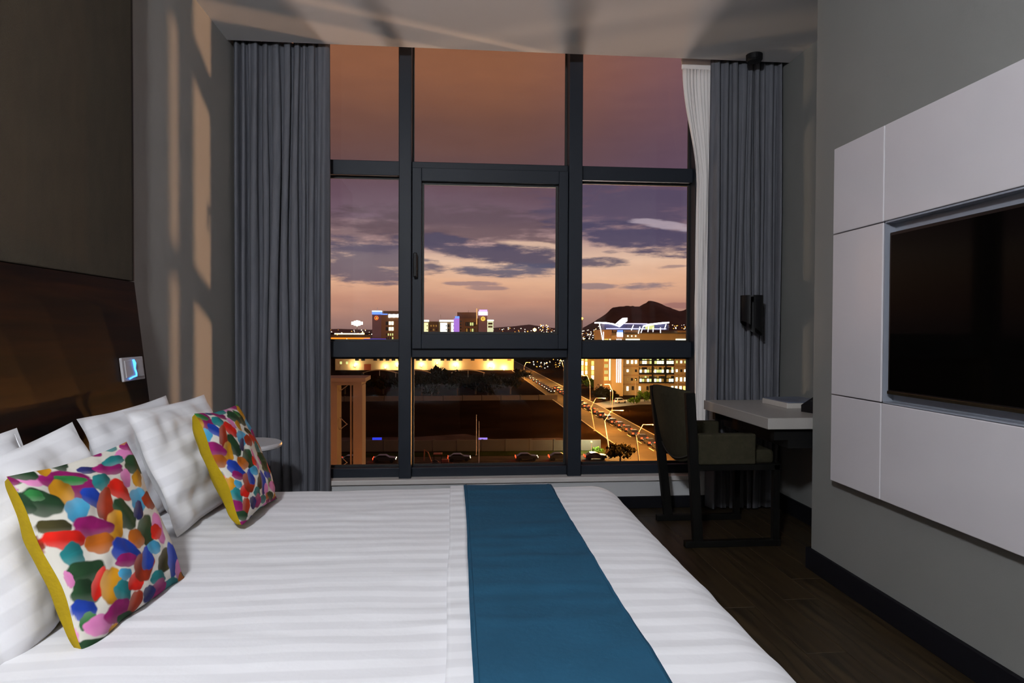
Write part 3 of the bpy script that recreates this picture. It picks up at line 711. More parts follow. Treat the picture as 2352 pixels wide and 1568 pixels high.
def print_color(du, dv, flip=False):
    bl = []
    for q in BLOBS:
        u, v, a_, b_ = map(float, q[:4]); t = math.radians(float(q[4]))
        for ou in (-1, 0, 1):
            for ov in (-1, 0, 1):
                uu, vv = u + du + ou, v + dv + ov
                if -0.2 < uu < 1.2 and -0.2 < vv < 1.2: bl.append((uu, vv, a_, b_, math.cos(t), math.sin(t), tuple(0.72 * k3 for k3 in lin(PAL[q[5]])), hash(q[0] + q[1]) % 97 if False else (u * 37 + v * 91)))
    base = (0.58, 0.545, 0.48, 1)
    def fn(u, v):
        col = base
        pr = ((1 - abs(2 * u - 1) ** 2.6) * (1 - abs(2 * v - 1) ** 2.6)) ** 0.55     # the print is laid on the bulging cover
        u, v = u + 0.13 * pr, v + 0.03 * pr
        for (cu, cv, a_, b_, ct, st, c_, sd) in bl:
            dx, dy = u - cu, v - cv
            if abs(dx) > 0.2 or abs(dy) > 0.2: continue
            p, q = (dx * ct + dy * st) / a_, (-dx * st + dy * ct) / b_
            rr = (p * p + q * q) / 1.38
            if rr > 2.2: continue
            th = math.atan2(q, p)
            edge = 1.0 + 0.12 * math.sin(3 * th + sd) + 0.08 * math.sin(5 * th + sd * 2) + 0.05 * math.sin(9 * th + sd * 3)
            if rr < edge + 0.11:
                al = min(1.0, max(0.0, (edge + 0.11 - rr) / 0.22))
                sh_ = 1.0 + 0.35 * noise.noise((u * 14 + sd, v * 14, sd)) + 0.25 * p
                wash = 0.12 * max(0.0, q)
                col = tuple((1 - al) * col[k2] + al * min(1, c_[k2] * sh_ * (1 - wash) + base[k2] * wash) for k2 in range(3)) + (1,)
        return col
    return fn
def print_material():
    mt = bpy.data.materials.new('brush_dab_print'); mt.use_nodes = True; nt = mt.node_tree; b = nt.nodes['Principled BSDF']
    at = nt.nodes.new('ShaderNodeAttribute'); at.attribute_name = 'print'; nt.links.new(at.outputs['Color'], b.inputs['Base Color'])
    b.inputs['Roughness'].default_value = 0.8; b.inputs['Specular IOR Level'].default_value = 0.2
    tc = nt.nodes.new('ShaderNodeTexCoord'); nz = nt.nodes.new('ShaderNodeTexNoise'); nz.inputs['Scale'].default_value = 25; nt.links.new(tc.outputs['Object'], nz.inputs['Vector'])
    bp = nt.nodes.new('ShaderNodeBump'); bp.inputs['Strength'].default_value = 0.15; bp.inputs['Distance'].default_value = 0.01; nt.links.new(nz.outputs[0], bp.inputs['Height']); nt.links.new(bp.outputs[0], b.inputs['Normal'])
    return mt
M_print = print_material()
def cushion(label, loc, yaw, lean_, roll, w, seed, du, dv):
    r = thing('cushion', label, 'cushion', loc, group='patterned cushions on the bed'); r.matrix_world = pose(loc, yaw, lean_, roll)
    new_obj('front_cover', pillow_half(w, w, 0.050, 1, 290, seed, wr=0.006, pinch=0.055, colorfn=print_color(du, dv)), M_print, r, smooth=True, label='off-white cover with bold multicoloured brush dabs')
    new_obj('back_cover', pillow_half(w, w, 0.062, -1, 60, seed + 2, wr=0.005, pinch=0.055, ex=0.30), M_mustard, r, smooth=True, label='mustard yellow back cover')
    return r
cushion('multicoloured dab-print cushion with mustard back nearest the camera', (-0.772, 1.508, 0.668), -5.8, -23.4, 0.3, 0.375, 2.2, 0.0, 0.0)
cushion('multicoloured dab-print cushion with mustard back farther away, nearer the window', (-0.729, 2.251, 0.686), 0.7, -23.2, -2.6, 0.375, 5.6, -0.32, 0.06)

# ---- globe pendant behind the camera that lights the room
LX, LYY, LZ = -0.64, -0.55, 2.50
cl = thing('globe_pendant_lamp', 'opal globe pendant lamp hanging in the rear half of the room', 'lamp', (LX, LYY, LZ))
new_obj('ceiling_rose', lathe(BM(), [(0, HC), (0.06, HC), (0.06, HC - 0.03), (0, HC - 0.035)], 24, (LX, LYY, 0)), M_white_plastic, cl, world=True)
new_obj('cord', tube(BM(), [(LX, LYY, HC - 0.03), (LX, LYY, LZ + 0.12)], 0.004, 6), M_black_plastic, cl, world=True)
new_obj('globe', lathe(BM(), [(0.13 * math.sin(PI * q / 16), LZ - 0.13 * math.cos(PI * q / 16)) for q in range(0, 17, 2)], 16, (LX, LYY, 0)), M_opal, cl, world=True, smooth=True)

# ================================================================== OUTSIDE: the town at dusk, seen from about 25 m up
GZ = -24.0
def V(u, v, Y):
    d = pxdir(u, v); t = Y / d.y; return Vector((d.x * t, Y, CAM['h'] + d.z * t))
def G(u, v, z=GZ):
    d = pxdir(u, v); t = (z - CAM['h']) / d.z; return Vector((d.x * t, d.y * t, z))
def ux(u, Y, v=800): return V(u, v, Y).x
def vz(v, Y, u=1200): return V(u, v, Y).z

M_soil = P('dark_field_soil', (0.013, 0.0075, 0.004), 0.95, spec=0.0, var=0.5, vscale=0.06)
M_asphalt = P('asphalt', (0.045, 0.036, 0.026), 0.8, spec=0.05, var=0.2, vscale=0.3)
M_sand = P('pale_sand', (0.055, 0.042, 0.044), 0.95, spec=0.0, var=0.3, vscale=0.2)
M_kerb = P('kerb_concrete', (0.25, 0.23, 0.20), 0.8)
M_line = P('road_paint', (0.6, 0.6, 0.55), 0.7)
M_plaster = P('pale_plaster', (0.060, 0.055, 0.048), 0.85, var=0.12, vscale=0.5)
M_tan = P('tan_facade', (0.24, 0.17, 0.09), 0.8, var=0.10, vscale=0.15)
M_brown = P('brown_facade', (0.20, 0.12, 0.055), 0.8, var=0.12, vscale=0.1)
M_purple = P('purple_facade', (0.25, 0.19, 0.24), 0.7, var=0.1, vscale=0.1)
M_darkglass = P('dark_window_glass', (0.012, 0.012, 0.012), 0.15)
M_steel = P('galvanised_steel', (0.50, 0.44, 0.38), 0.5, metal=0.2)
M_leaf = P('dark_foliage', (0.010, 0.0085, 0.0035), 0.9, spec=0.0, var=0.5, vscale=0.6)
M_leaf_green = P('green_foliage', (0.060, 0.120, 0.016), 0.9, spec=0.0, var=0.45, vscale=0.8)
M_trunk = P('tree_bark', (0.03, 0.02, 0.012), 0.9)
M_grass = P('verge_grass', (0.020, 0.026, 0.008), 0.95, spec=0.0, var=0.4, vscale=0.4)
M_concrete = P('raw_concrete', (0.33, 0.24, 0.15), 0.85, var=0.12, vscale=0.4)
W_warm = E_('warm_lit_window', (255, 214, 110), 2.2)
W_white = E_('white_lit_window', (255, 248, 205), 3.0)
W_green = E_('greenish_lit_window', (236, 240, 150), 1.0)
W_dim = E_('dim_lit_window', (190, 140, 60), 0.6)
L_white = E_('white_light_strip', (248, 244, 255), 4.0)
L_violet = E_('violet_light', (186, 150, 255), 2.0)
L_blue = E_('blue_light', (100, 140, 255), 1.6)
L_sodium = E_('sodium_lamp', (255, 190, 90), 9.0)
L_tail = E_('tail_lamp', (255, 40, 16), 14.0)
L_head = E_('head_lamp', (255, 236, 190), 9.0)

def outdoor(name, bm, mat, label=None, cat=None, **k):
    return tag(new_obj(name, bm, mat), label, cat, **k)
def struct_o(name, bm, mat): return tag(new_obj(name, bm, mat), kind='structure')

# ---- ground
gb = bx(-4000, 5000, 10, 9000, GZ - 1.0, GZ); gnd = struct_o('ground', gb, M_soil)
AX0, AX1 = 35.0, 47.5           # avenue running away from the hotel
CY0, CY1 = 115.0, 129.5         # cross street in front of the field
struct_o('avenue_road', bx(AX0, AX1, 115, 780, GZ, GZ + 0.06), M_asphalt)
struct_o('cross_street', bx(-140, 160, CY0, CY1, GZ, GZ + 0.08), M_asphalt)
struct_o('service_road', prism(BM(), [(47.5, 208), (47.5, 222), (58, 234), (100, 236), (100, 222), (62, 218)], GZ, GZ + 0.05, 'Z'), P('pale_asphalt', (0.13, 0.115, 0.085), 0.8, var=0.15, vscale=0.3))
for n_, x_ in enumerate((AX0 - 0.3, AX1)):
    struct_o('kerb', bx(x_, x_ + 0.3, CY1, 780, GZ, GZ + 0.16), M_kerb)
mk = thing('lane_marking', 'dashed white lane marking along the middle of the avenue', 'road marking', (41.2, 130, GZ + 0.06))
for q in range(24):
    y_ = 133 + q * 9; new_obj('dash', bx(41.1, 41.3, y_, y_ + 3.5, GZ + 0.06, GZ + 0.075), M_line, mk, world=True)
# sandy strip and walls in the field
struct_o('sand_strip', prism(BM(), [(-60, 141), (26, 139), (30, 142), (24, 151), (8, 150), (2, 158), (-10, 154), (-60, 155)], GZ, GZ + 0.05, 'Z'), M_sand)
struct_o('verge', prism(BM(), [(-60, 130), (30, 130), (31.5, 135), (-60, 134)], GZ, GZ + 0.05, 'Z'), M_grass)
def wall_run(name, label, a, b, h, mat, n, th=0.25):
    a, b = Vector((*a, GZ)), Vector((*b, GZ)); r = thing(name, label, 'wall', (a + b) / 2)
    for i in range(n):
        p, q = a.lerp(b, i / n), a.lerp(b, (i + 1) / n - 0.004)
        bm = BM(); d = (q - p).normalized(); nn = Vector((-d.y, d.x, 0)) * th / 2
        vs = [bm.verts.new(t_ + Vector((0, 0, z_))) for z_ in (0, h * (1 + 0.03 * math.sin(i * 5.1))) for t_ in (p - nn, q - nn, q + nn, p + nn)]
        for f in ((0, 3, 2, 1), (4, 5, 6, 7), (0, 1, 5, 4), (1, 2, 6, 5), (2, 3, 7, 6), (3, 0, 4, 7)): bm.faces.new([vs[i_] for i_ in f])
        new_obj('wall_section', bm, mat, r, world=True)
        pb_ = BM(); box(pb_, p.x - 0.2, p.x + 0.2, p.y - 0.2, p.y + 0.2, GZ, GZ + h + 0.15); new_obj('wall_post', pb_, mat, r, world=True)
    return r
wall_run('boundary_wall', 'long low boundary wall along the cross street, lit pale at its right end', (-40, 137.2), (30.5, 134.5), 2.3, M_plaster, 14)
wall_run('boundary_wall', 'faint far boundary wall at the back of the dark field below the trees', (-60, 232), (37, 235), 1.8, P('dim_plaster', (0.05, 0.042, 0.042), 0.9), 14)

# ---- street lamps: slanted mast with a kinked arm; each carries its own sodium light
def street_lamp(label, base, h, leanx, arm, w=400.0, lit=True):
    b = Vector(base); r = thing('street_lamp', label, 'street lamp', b, group='street lamps by the avenue')
    kink = Vector((leanx * h * 0.72, 0, h * 0.72)); bend = Vector((leanx * h * 0.72 + arm * 0.55, 0, h)); tip = bend + Vector((arm * 0.75, 0, -0.02))
    new_obj('mast', tube(BM(), [(0, 0, 0), kink], [0.13, 0.09], 8), M_steel, r)
    new_obj('arm', tube(BM(), [kink, bend, tip], [0.085, 0.07, 0.06], 8), M_steel, r)
    hd = new_obj('lamp_head', bx(tip.x - 0.1, tip.x + 0.75, -0.16, 0.16, h - 0.10, h + 0.08, bev=0.05), M_steel, r)
    new_obj('lens', bx(tip.x, tip.x + 0.65, -0.12, 0.12, h - 0.14, h - 0.10), L_sodium, hd)
    new_obj('base_plate', bx(-0.28, 0.28, -0.28, 0.28, 0, 0.10), M_kerb, r)
    if lit:
        d = bpy.data.lights.new('sodium_light', 'POINT'); d.energy = w; d.color = (1.0, 0.40, 0.07); d.shadow_soft_size = 0.3
        o = bpy.data.objects.new('sodium_light', d); COL.objects.link(o); o.parent = r; o.location = (tip.x + 0.3, 0, h - 0.5)
    return r
LW = 34000.0
street_lamp('street lamp nearest the crossing, beside the chair back', (33.8, 117.7, GZ), 7.9, -0.12, 2.3, LW)
street_lamp('street lamp at the end of the pale boundary wall', (32.4, 136.0, GZ), 8.3, -0.17, 2.6, LW)
street_lamp('street lamp at the near kerb, third along the avenue from the crossing', (34.6, 161.0, GZ), 8.3, -0.17, 2.4, LW)
street_lamp('street lamp across the avenue in front of the parked white car', (48.4, 199.5, GZ), 8.6, 0.03, -2.0, LW)
street_lamp('street lamp across the avenue just right of the window mullion', (48.6, 234.0, GZ), 9.0, -0.02, -2.0, LW)
street_lamp('slim street lamp just left of the right window mullion', (48.6, 294.0, GZ), 11.5, 0.0, -1.5, LW)
street_lamp('far street lamp near the head of the avenue', (34.4, 330.0, GZ), 9.0, -0.05, 2.0, LW)
street_lamp('farthest street lamp at the head of the avenue', (34.4, 398.0, GZ), 9.0, -0.05, 2.0, LW * 1.5)
for (u, v0, v1, lb) in ((1094, 1046, 952, 'taller of two thin white poles standing in the dark field'), (1100, 1072, 967, 'shorter of two thin white poles nearest the cross street')):
    p = G(u, v0); hh = V(u, v1, p.y).z - GZ
    fp = thing('flag_pole', lb, 'pole', p, group='thin poles in the field')
    new_obj('mast', tube(BM(), [(0, 0, 0), (0, 0, hh)], [0.08, 0.05], 8), P('white_mast', (0.6, 0.55, 0.52), 0.5), fp); new_obj('footing', bx(-0.2, 0.2, -0.2, 0.2, 0, 0.2), M_kerb, fp)

# ---- cars (at rest)
def make_car(name, label, paint, suv=False):
    r = thing(name, label, 'car', (0, 0, 0))
    top = 1.75 if suv else 1.42
    prof = [(-2.15, 0.35), (2.1, 0.35), (2.15, 0.75), (1.9, 0.92), (0.95, 1.02), (-1.75 if suv else -1.55, 1.02), (-2.1, 0.95)]
    bmb = prism(BM(), prof, -0.86, 0.86, 'X'); es = [e for e in bmb.edges]; bmesh.ops.bevel(bmb, geom=es, offset=0.05, segments=2, affect='EDGES')
    body = new_obj('body', bmb, paint, r)
    cab = prism(BM(), [(0.95, 1.0), (0.25, top), (-1.1 if not suv else -1.85, top), (-1.75 if not suv else -2.05, 1.0)], -0.74, 0.74, 'X'); bmesh.ops.bevel(cab, geom=cab.edges[:], offset=0.06, segments=2, affect='EDGES')
    new_obj('cabin', cab, paint, r)
    for sx in (-1, 1):
        new_obj('side_window', prism(BM(), [(0.72, 1.06), (0.2, top - 0.08), (-1.05 if not suv else -1.75, top - 0.08), (-1.5 if not suv else -1.85, 1.06)], sx * 0.745, sx * 0.752, 'X'), M_darkglass, r)
        new_obj('tail_light', bx(sx * 0.86 - sx * 0.42, sx * 0.86, -2.20, -2.12, 0.62, 0.92), L_tail, r)
        new_obj('head_light', bx(sx * 0.84 - sx * 0.30, sx * 0.84, 2.10, 2.17, 0.66, 0.82), L_head, r)
        for wy in (-1.35, 1.35):
            wb = BM(); bmesh.ops.create_cone(wb, cap_ends=True, segments=16, radius1=0.33, radius2=0.33, depth=0.22, matrix=Matrix.Translation((sx * 0.80, wy, 0.33)) @ Matrix.Rotation(PI / 2, 4, 'Y'))
            new_obj('wheel', wb, M_black_plastic, r)
    new_obj('rear_window', prism(BM(), [(-1.62 if not suv else -2.03, 1.08), (-1.15 if not suv else -1.9, top - 0.07), (-1.13 if not suv else -1.88, top - 0.09), (-1.60 if not suv else -2.01, 1.06)], -0.62, 0.62, 'X'), M_darkglass, r)
    return r
M_car_dark = P('dark_car_paint', (0.02, 0.02, 0.022), 0.3, coat=0.5)
M_car_white = P('white_car_paint', (0.62, 0.60, 0.55), 0.3, coat=0.5)
car0 = make_car('car', 'dark car with red tail lights, nearest of the queue on the avenue', M_car_dark)
car0.location = (42.6, 134.5, GZ + 0.06)
ords = 'second third fourth fifth sixth seventh eighth ninth tenth eleventh twelfth thirteenth fourteenth fifteenth sixteenth seventeenth eighteenth nineteenth twentieth'.split()
car0['group'] = 'cars driving up the avenue'
y_ = 134.5; n_ = 0
while n_ < 19:
    y_ += 6.2 + 0.10 * n_ * 1.4 + RND.uniform(-0.4, 0.6)
    xx = 42.6 + 0.5 * math.sin(y_ * 0.02) + (RND.uniform(-0.25, 0.25))
    dup(car0, (xx, y_, GZ + 0.06), 0.0, 'dark car with red tail lights, %s from the crossing in the avenue queue' % ords[n_], 'cars driving up the avenue'); n_ += 1
for i, yy in enumerate((262, 268, 275, 282, 290, 299, 310, 322, 336, 352)):
    dup(car0, (38.6, yy, GZ + 0.06), PI, 'car with white head lights facing the viewer far up the avenue, %s in its line' % ('first second third fourth fifth sixth seventh eighth ninth tenth'.split()[i]), 'cars coming down the avenue')
crs = [(-29, 126, 'leftmost car on the cross street, seen through the concrete frame'), (-19.5, 126, 'car on the cross street just right of the concrete frame'), (-13.6, 126, 'car on the cross street left of the left mullion'), (0.5, 126.3, 'car on the cross street right of the left mullion'), (13.5, 126, 'car on the cross street left of the right mullion'), (20, 126, 'car on the cross street behind the right mullion'), (27, 126, 'car on the cross street in front of the dark roadside tree')]
for cx, cy, lb in crs: dup(car0, (cx, cy - 1.2, GZ + 0.08), -PI / 2, lb, 'cars on the cross street')
suv = make_car('parked_car', 'white parked car in front of the lit office building', M_car_white, suv=True); suv.location = (57.0, 223.0, GZ + 0.05); suv.rotation_euler = (0, 0, -1.1)

# ---- trees and shrubs
def crown_bm(rx, ry, rz, cz, n, seed, lump=0.42, leaves=900):
    """leafy crown: lumpy inner clumps and a cloud of small leaf-spray faces around them, one mesh"""
    rr = random.Random(seed); vs = []; fs = []
    cl_ = []
    for i in range(n):
        th = rr.uniform(0, 2 * PI); ph = math.acos(rr.uniform(-0.75, 1)); q = rr.uniform(0.35, 0.80)
        cl_.append((Vector((rx * q * math.sin(ph) * math.cos(th), ry * q * math.sin(ph) * math.sin(th), cz + rz * q * math.cos(ph))), rr.uniform(0.5, 1.1) * lump * min(rx, rz)))
    for c_, s_ in cl_:
        b0 = len(vs)
        for d_ in ((1, 0, 0), (-1, 0, 0), (0, 1, 0), (0, -1, 0), (0, 0, 1), (0, 0, -1)):
            vs.append(c_ + Vector(d_) * s_ * rr.uniform(0.5, 0.85))
        for f in ((0, 2, 4), (2, 1, 4), (1, 3, 4), (3, 0, 4), (2, 0, 5), (1, 2, 5), (3, 1, 5), (0, 3, 5)): fs.append(tuple(b0 + k_ for k_ in f))
    for i in range(leaves):
        c_, s_ = rr.choice(cl_); d_ = Vector((rr.gauss(0, 1), rr.gauss(0, 1), rr.gauss(0, 0.8))).normalized()
        p_ = c_ + d_ * s_ * rr.uniform(0.6, 1.25); l_ = s_ * rr.uniform(0.14, 0.34)
        a_ = Vector((rr.gauss(0, 1), rr.gauss(0, 1), rr.gauss(0, 1))).normalized(); b_ = d_.cross(a_).normalized() if d_.cross(a_).length > 1e-3 else Vector((1, 0, 0))
        b0 = len(vs); vs += [p_ - a_ * l_, p_ + b_ * l_ * 0.6, p_ + a_ * l_, p_ - b_ * l_ * 0.6]; fs.append((b0, b0 + 1, b0 + 2, b0 + 3))
    me = bpy.data.meshes.new('tmp'); me.from_pydata([tuple(v_) for v_ in vs], [], fs); bm = BM(); bm.from_mesh(me); bpy.data.meshes.remove(me)
    return bm
def tree(label, base, rx, h, mat, seed, n=46, trunk=0.3, name='tree', cat='tree', group=None):
    b = Vector(base); r = thing(name, label, cat, b, group=group)
    rz = h * 0.42; cz = h - rz
    new_obj('crown', crown_bm(rx, rx * 0.9, rz, cz, n, seed), mat, r)
    tk = tube(BM(), [(0, 0, 0), (0.1, 0.05, h * 0.3), (0.0, 0.1, h * 0.7)], [trunk, trunk * 0.8, trunk * 0.3], 8)
    tube(tk, [(0.1, 0.05, h * 0.3), (rx * 0.45, 0.2, h * 0.7)], [trunk * 0.5, trunk * 0.15], 6); tube(tk, [(0.1, 0.05, h * 0.28), (-rx * 0.45, -0.2, h * 0.68)], [trunk * 0.5, trunk * 0.15], 6)
    new_obj('trunk', tk, M_trunk, r)
    return r
TR = [(792, 905, 60, 860), (835, 905, 70, 856), (880, 905, 66, 860), (925, 908, 60, 864), (968, 908, 64, 856), (1005, 905, 58, 838), (1050, 908, 70, 850), (1092, 905, 66, 858), (1132, 908, 60, 855), (1172, 905, 66, 862), (1195, 880, 50, 844), (760, 900, 60, 866), (990, 915, 50, 880), (1120, 915, 54, 876)]
tl = ['dark tree in the field, third from the left curtain', 'dark tree directly above the concrete frame', 'dark tree left of the left window mullion', 'dark tree half behind the left window mullion', 'dark tree just right of the left mullion', 'tallest dark tree of the row below the floodlit facade', 'broad dark tree right of the tallest tree', 'dark tree in the middle of the field row', 'dark tree right of the middle of the field row', 'dark tree near the avenue end of the field row', 'dark tree at the avenue edge, last of the row', 'dark tree beside the left curtain edge', 'low dark tree in front of the tallest one', 'low dark tree in front of the middle of the row']
for i, ((u, vb, wpx, vt), lb) in enumerate(zip(TR, tl)):
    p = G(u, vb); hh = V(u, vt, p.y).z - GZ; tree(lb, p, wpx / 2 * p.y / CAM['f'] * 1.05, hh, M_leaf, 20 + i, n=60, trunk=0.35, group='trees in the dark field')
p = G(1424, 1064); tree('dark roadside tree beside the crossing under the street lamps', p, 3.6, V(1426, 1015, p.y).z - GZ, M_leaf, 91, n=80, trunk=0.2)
def shrub(label, u, v, rx, h, mat, seed, n=34):
    p = G(u, v); r = thing('shrub', label, 'shrub', p, group='shrubs around the office building')
    new_obj('foliage', crown_bm(rx, rx * 0.8, h * 0.5, h * 0.45, n, seed, 0.5), mat, r); new_obj('stem', tube(BM(), [(0, 0, 0), (0, 0, h * 0.5)], 0.12, 6), M_trunk, r)
shrub('bright green shrub right of the parked white car', 1456, 927, 3.0, 2.6, M_leaf_green, 50)
shrub('green shrub with rounded top farther right of the parked car', 1480, 922, 3.4, 4.2, M_leaf_green, 51)
shrub('bright green low shrub beside the yellow facade', 1355, 890, 4.0, 4.6, M_leaf_green, 52)
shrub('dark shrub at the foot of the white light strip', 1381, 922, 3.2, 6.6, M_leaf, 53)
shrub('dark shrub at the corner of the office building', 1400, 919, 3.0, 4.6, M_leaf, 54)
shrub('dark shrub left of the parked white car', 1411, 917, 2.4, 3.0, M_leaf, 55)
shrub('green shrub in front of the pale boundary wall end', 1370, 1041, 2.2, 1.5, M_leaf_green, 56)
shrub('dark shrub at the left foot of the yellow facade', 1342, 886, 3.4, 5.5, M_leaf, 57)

# ---- concrete frame structure at the left (another wing of the hotel)
FY = 42.0
fr = thing('concrete_frame', 'orange-lit concrete portal frame rising outside at lower left', 'building frame', (ux(795, FY), FY, GZ))
def fbox(name, u0, u1, v0, v1, y0, y1, mat=M_concrete, z0=None):
    return new_obj(name, bx(ux(u0, FY, 950), ux(u1, FY, 950), y0, y1, vz(v1, FY, 800) if z0 is None else z0, vz(v0, FY, 800)), mat, fr, world=True)
fbox('top_beam', 700, 841, 867, 876, FY - 0.4, FY + 2.2)
fbox('lower_beam', 700, 831, 876, 884, FY - 0.1, FY + 2.0)
fbox('column', 811, 832, 884, 0, FY, FY + 1.6, z0=GZ)
fbox('column', 755, 774, 884, 0, FY, FY + 1.6, z0=GZ)
fbox('post', 801, 805, 884, 0, FY + 0.5, FY + 0.62, z0=GZ)
for i in range(9):
    v0 = 905 + i * 44; a_ = V(772, v0, FY + 1.0); b_ = V(798, v0 + 26 if i % 2 else v0 - 20, FY + 1.0)
    new_obj('brace', tube(BM(), [a_, b_], 0.025, 6), M_steel, fr, world=True)

def lamp_light(root, name, loc, w_, col, rad=0.3):
    d = bpy.data.lights.new(name, 'POINT'); d.energy = w_; d.color = col; d.shadow_soft_size = rad
    o = bpy.data.objects.new(name, d); COL.objects.link(o); o.parent = root; o.location = Vector(loc) - root.location
def wall_lamp(label, loc, w_, col, mat, foot=GZ):
    r = thing('post_lamp', label, 'lamp post', (loc[0], loc[1], foot)); h_ = loc[2] - foot
    new_obj('post', tube(BM(), [(0, 0, 0), (0, 0, h_)], 0.06, 6), M_steel, r); new_obj('globe', lathe(BM(), [(0, h_), (0.15, h_ + 0.05), (0.2, h_ + 0.2), (0.15, h_ + 0.35), (0, h_ + 0.4)], 12), mat, r)
    lamp_light(r, 'post_lamp_light', (loc[0], loc[1], loc[2] + 0.9), w_, col)
new_obj('added_floodlight_box', bx(ux(846, FY) - 0.2, ux(846, FY) + 0.2, FY - 7.2, FY - 6.8, -10.3, -9.9), M_desk_dark, fr, world=True)  # floodlight added to light the concrete frame orange
new_obj('added_floodlight_arm', tube(BM(), [(ux(846, FY), FY - 6.9, -10.1), (ux(822, FY), FY + 0.1, -10.4)], 0.06, 6), M_steel, fr, world=True)
lamp_light(fr, 'added_frame_flood', (ux(846, FY), FY - 7.0, -9.2), 650, (1.0, 0.33, 0.03))
wall_lamp('short post lamp lighting the pale end of the boundary wall', (27.5, 131.0, GZ + 2.2), 3600, (0.9, 1.0, 0.62), W_green)
wall_lamp('post lamp on the verge by the parked white car', (52.5, 219.0, GZ + 4.5), 3500, (1.0, 0.92, 0.55), W_white)
wall_lamp('added post lamp lighting the left front of the office building', (66.0, 236.0, GZ + 7.0), 3800, (1.0, 0.66, 0.22), W_warm)  # added lamp, brightens the left of the office facade
wall_lamp('added post lamp lighting the middle front of the office building', (82.0, 236.0, GZ + 7.0), 3800, (1.0, 0.66, 0.22), W_warm)  # added lamp, brightens the middle of the office facade
wall_lamp('added post lamp lighting the shrubs beside the office building', (53.0, 236.0, GZ + 5.0), 5000, (1.0, 0.80, 0.35), W_warm)  # added lamp, brightens the shrubs and office corner
wall_lamp('post lamp in front of the yellow floodlit building', (52.5, 306.0, GZ + 5.0), 9000, (1.0, 0.80, 0.30), W_warm)

# ---- roadside railing along the near side of the cross street
rl = thing('railing', 'dark steel railing along the near side of the cross street', 'railing', (-5, CY0 - 0.6, GZ))
for i in range(16): new_obj('post', bx(-32 + i * 3.6, -31.9 + i * 3.6, CY0 - 0.65, CY0 - 0.55, GZ, GZ + 2.0), M_desk_dark, rl, world=True)
for z_ in (1.0, 1.95): new_obj('rail', tube(BM(), [(-32, CY0 - 0.6, GZ + z_), (22, CY0 - 0.6, GZ + z_)], 0.04, 6), M_desk_dark, rl, world=True)
# ---- backhoe loader parked by the cross street
p = G(1012, 1077)
bk = thing('backhoe_loader', 'small rusty red backhoe loader parked by the cross street', 'excavator', p)
M_bk = P('rust_red_paint', (0.22, 0.05, 0.02), 0.6, var=0.3, vscale=2)
new_obj('chassis', bx(-1.6, 1.5, -0.7, 0.7, 0.6, 1.2, bev=0.08), M_bk, bk); new_obj('bonnet', bx(0.1, 1.5, -0.5, 0.5, 1.2, 1.8, bev=0.1), M_bk, bk)
new_obj('cab_roof', bx(-1.3, 0.3, -0.75, 0.75, 2.75, 2.9, bev=0.04), M_bk, bk)
for sx, sy in ((-1.2, -0.65), (-1.2, 0.65), (0.15, -0.65), (0.15, 0.65)): new_obj('cab_post', bx(sx - 0.05, sx + 0.05, sy - 0.05, sy + 0.05, 1.2, 2.75), M_black_plastic, bk)
for wx, wr_ in ((-1.0, 0.75), (1.1, 0.5)):
    for sy in (-0.8, 0.8):
        wb = BM(); bmesh.ops.create_cone(wb, cap_ends=True, segments=18, radius1=wr_, radius2=wr_, depth=0.4, matrix=Matrix.Translation((wx, sy, wr_)) @ Matrix.Rotation(PI / 2, 4, 'X')); new_obj('wheel', wb, M_black_plastic, bk)
new_obj('loader_arm', tube(BM(), [(0.6, 0, 1.3), (2.2, 0, 1.1), (2.6, 0, 0.4)], 0.1, 6), M_bk, bk); new_obj('bucket', prism(BM(), [(2.4, 0.05), (3.1, 0.05), (2.9, 0.75), (2.5, 0.65)], -0.9, 0.9, 'Y'), M_bk, bk)
new_obj('digger_arm', tube(BM(), [(-1.6, 0, 1.2), (-2.3, 0, 3.1), (-2.9, 0, 3.6), (-3.0, 0, 1.6)], 0.12, 6), M_bk, bk)

# ---- two small glowing panels on made-up posts in the field
def glow_panel(label, u, v, w, h, mat):
    p = G(u, v + 14); r = thing('glow_panel', label, 'sign board', p); z_ = V(u, v, p.y).z - GZ
    new_obj('panel', bx(-w / 2, w / 2, -0.06, 0.06, z_ - h / 2, z_ + h / 2), mat, r); new_obj('post', bx(-w * 0.3 - 0.05, -w * 0.3 + 0.05, 0.06, 0.16, 0, z_), M_desk_dark, r); new_obj('post', bx(w * 0.3 - 0.05, w * 0.3 + 0.05, 0.06, 0.16, 0, z_), M_desk_dark, r)
glow_panel('glowing blue panel on posts in the field left of the left mullion', 866, 1012, 2.0, 1.4, E_('blue_panel_glow', (50, 70, 255), 0.8))
glow_panel('narrow violet-white glowing panel beside the thin poles', 1109, 1007, 2.0, 0.4, E_('violet_panel_glow', (170, 140, 255), 1.0))

# ---- buildings
def building(name, label, cat, Y, u, group=None): return thing(name, label, cat, (ux(u, Y), Y, GZ), group=group)
def bpx(name, root, mat, u0, u1, v0, v1, Y, depth, z0=None, front=0.0, lab=None):
    """box of the building whose front at distance Y spans the given picture columns/rows; z0 overrides the lower edge"""
    um = (u0 + u1) / 2
    return new_obj(name, bx(ux(u0, Y, 780), ux(u1, Y, 780), Y - front, Y + depth, vz(v1, Y, um) if z0 is None else z0, vz(v0, Y, um)), mat, root, world=True, label=lab)
def wgrid(root, us, vs, w, h, Y, mats, rr, front=0.15):
    for v in vs:
        for u in us:
            bpx('window', root, rr.choice(mats), u - w / 2, u + w / 2, v - h / 2, v + h / 2, Y, 0.02, front=front)
rr = random.Random(5)
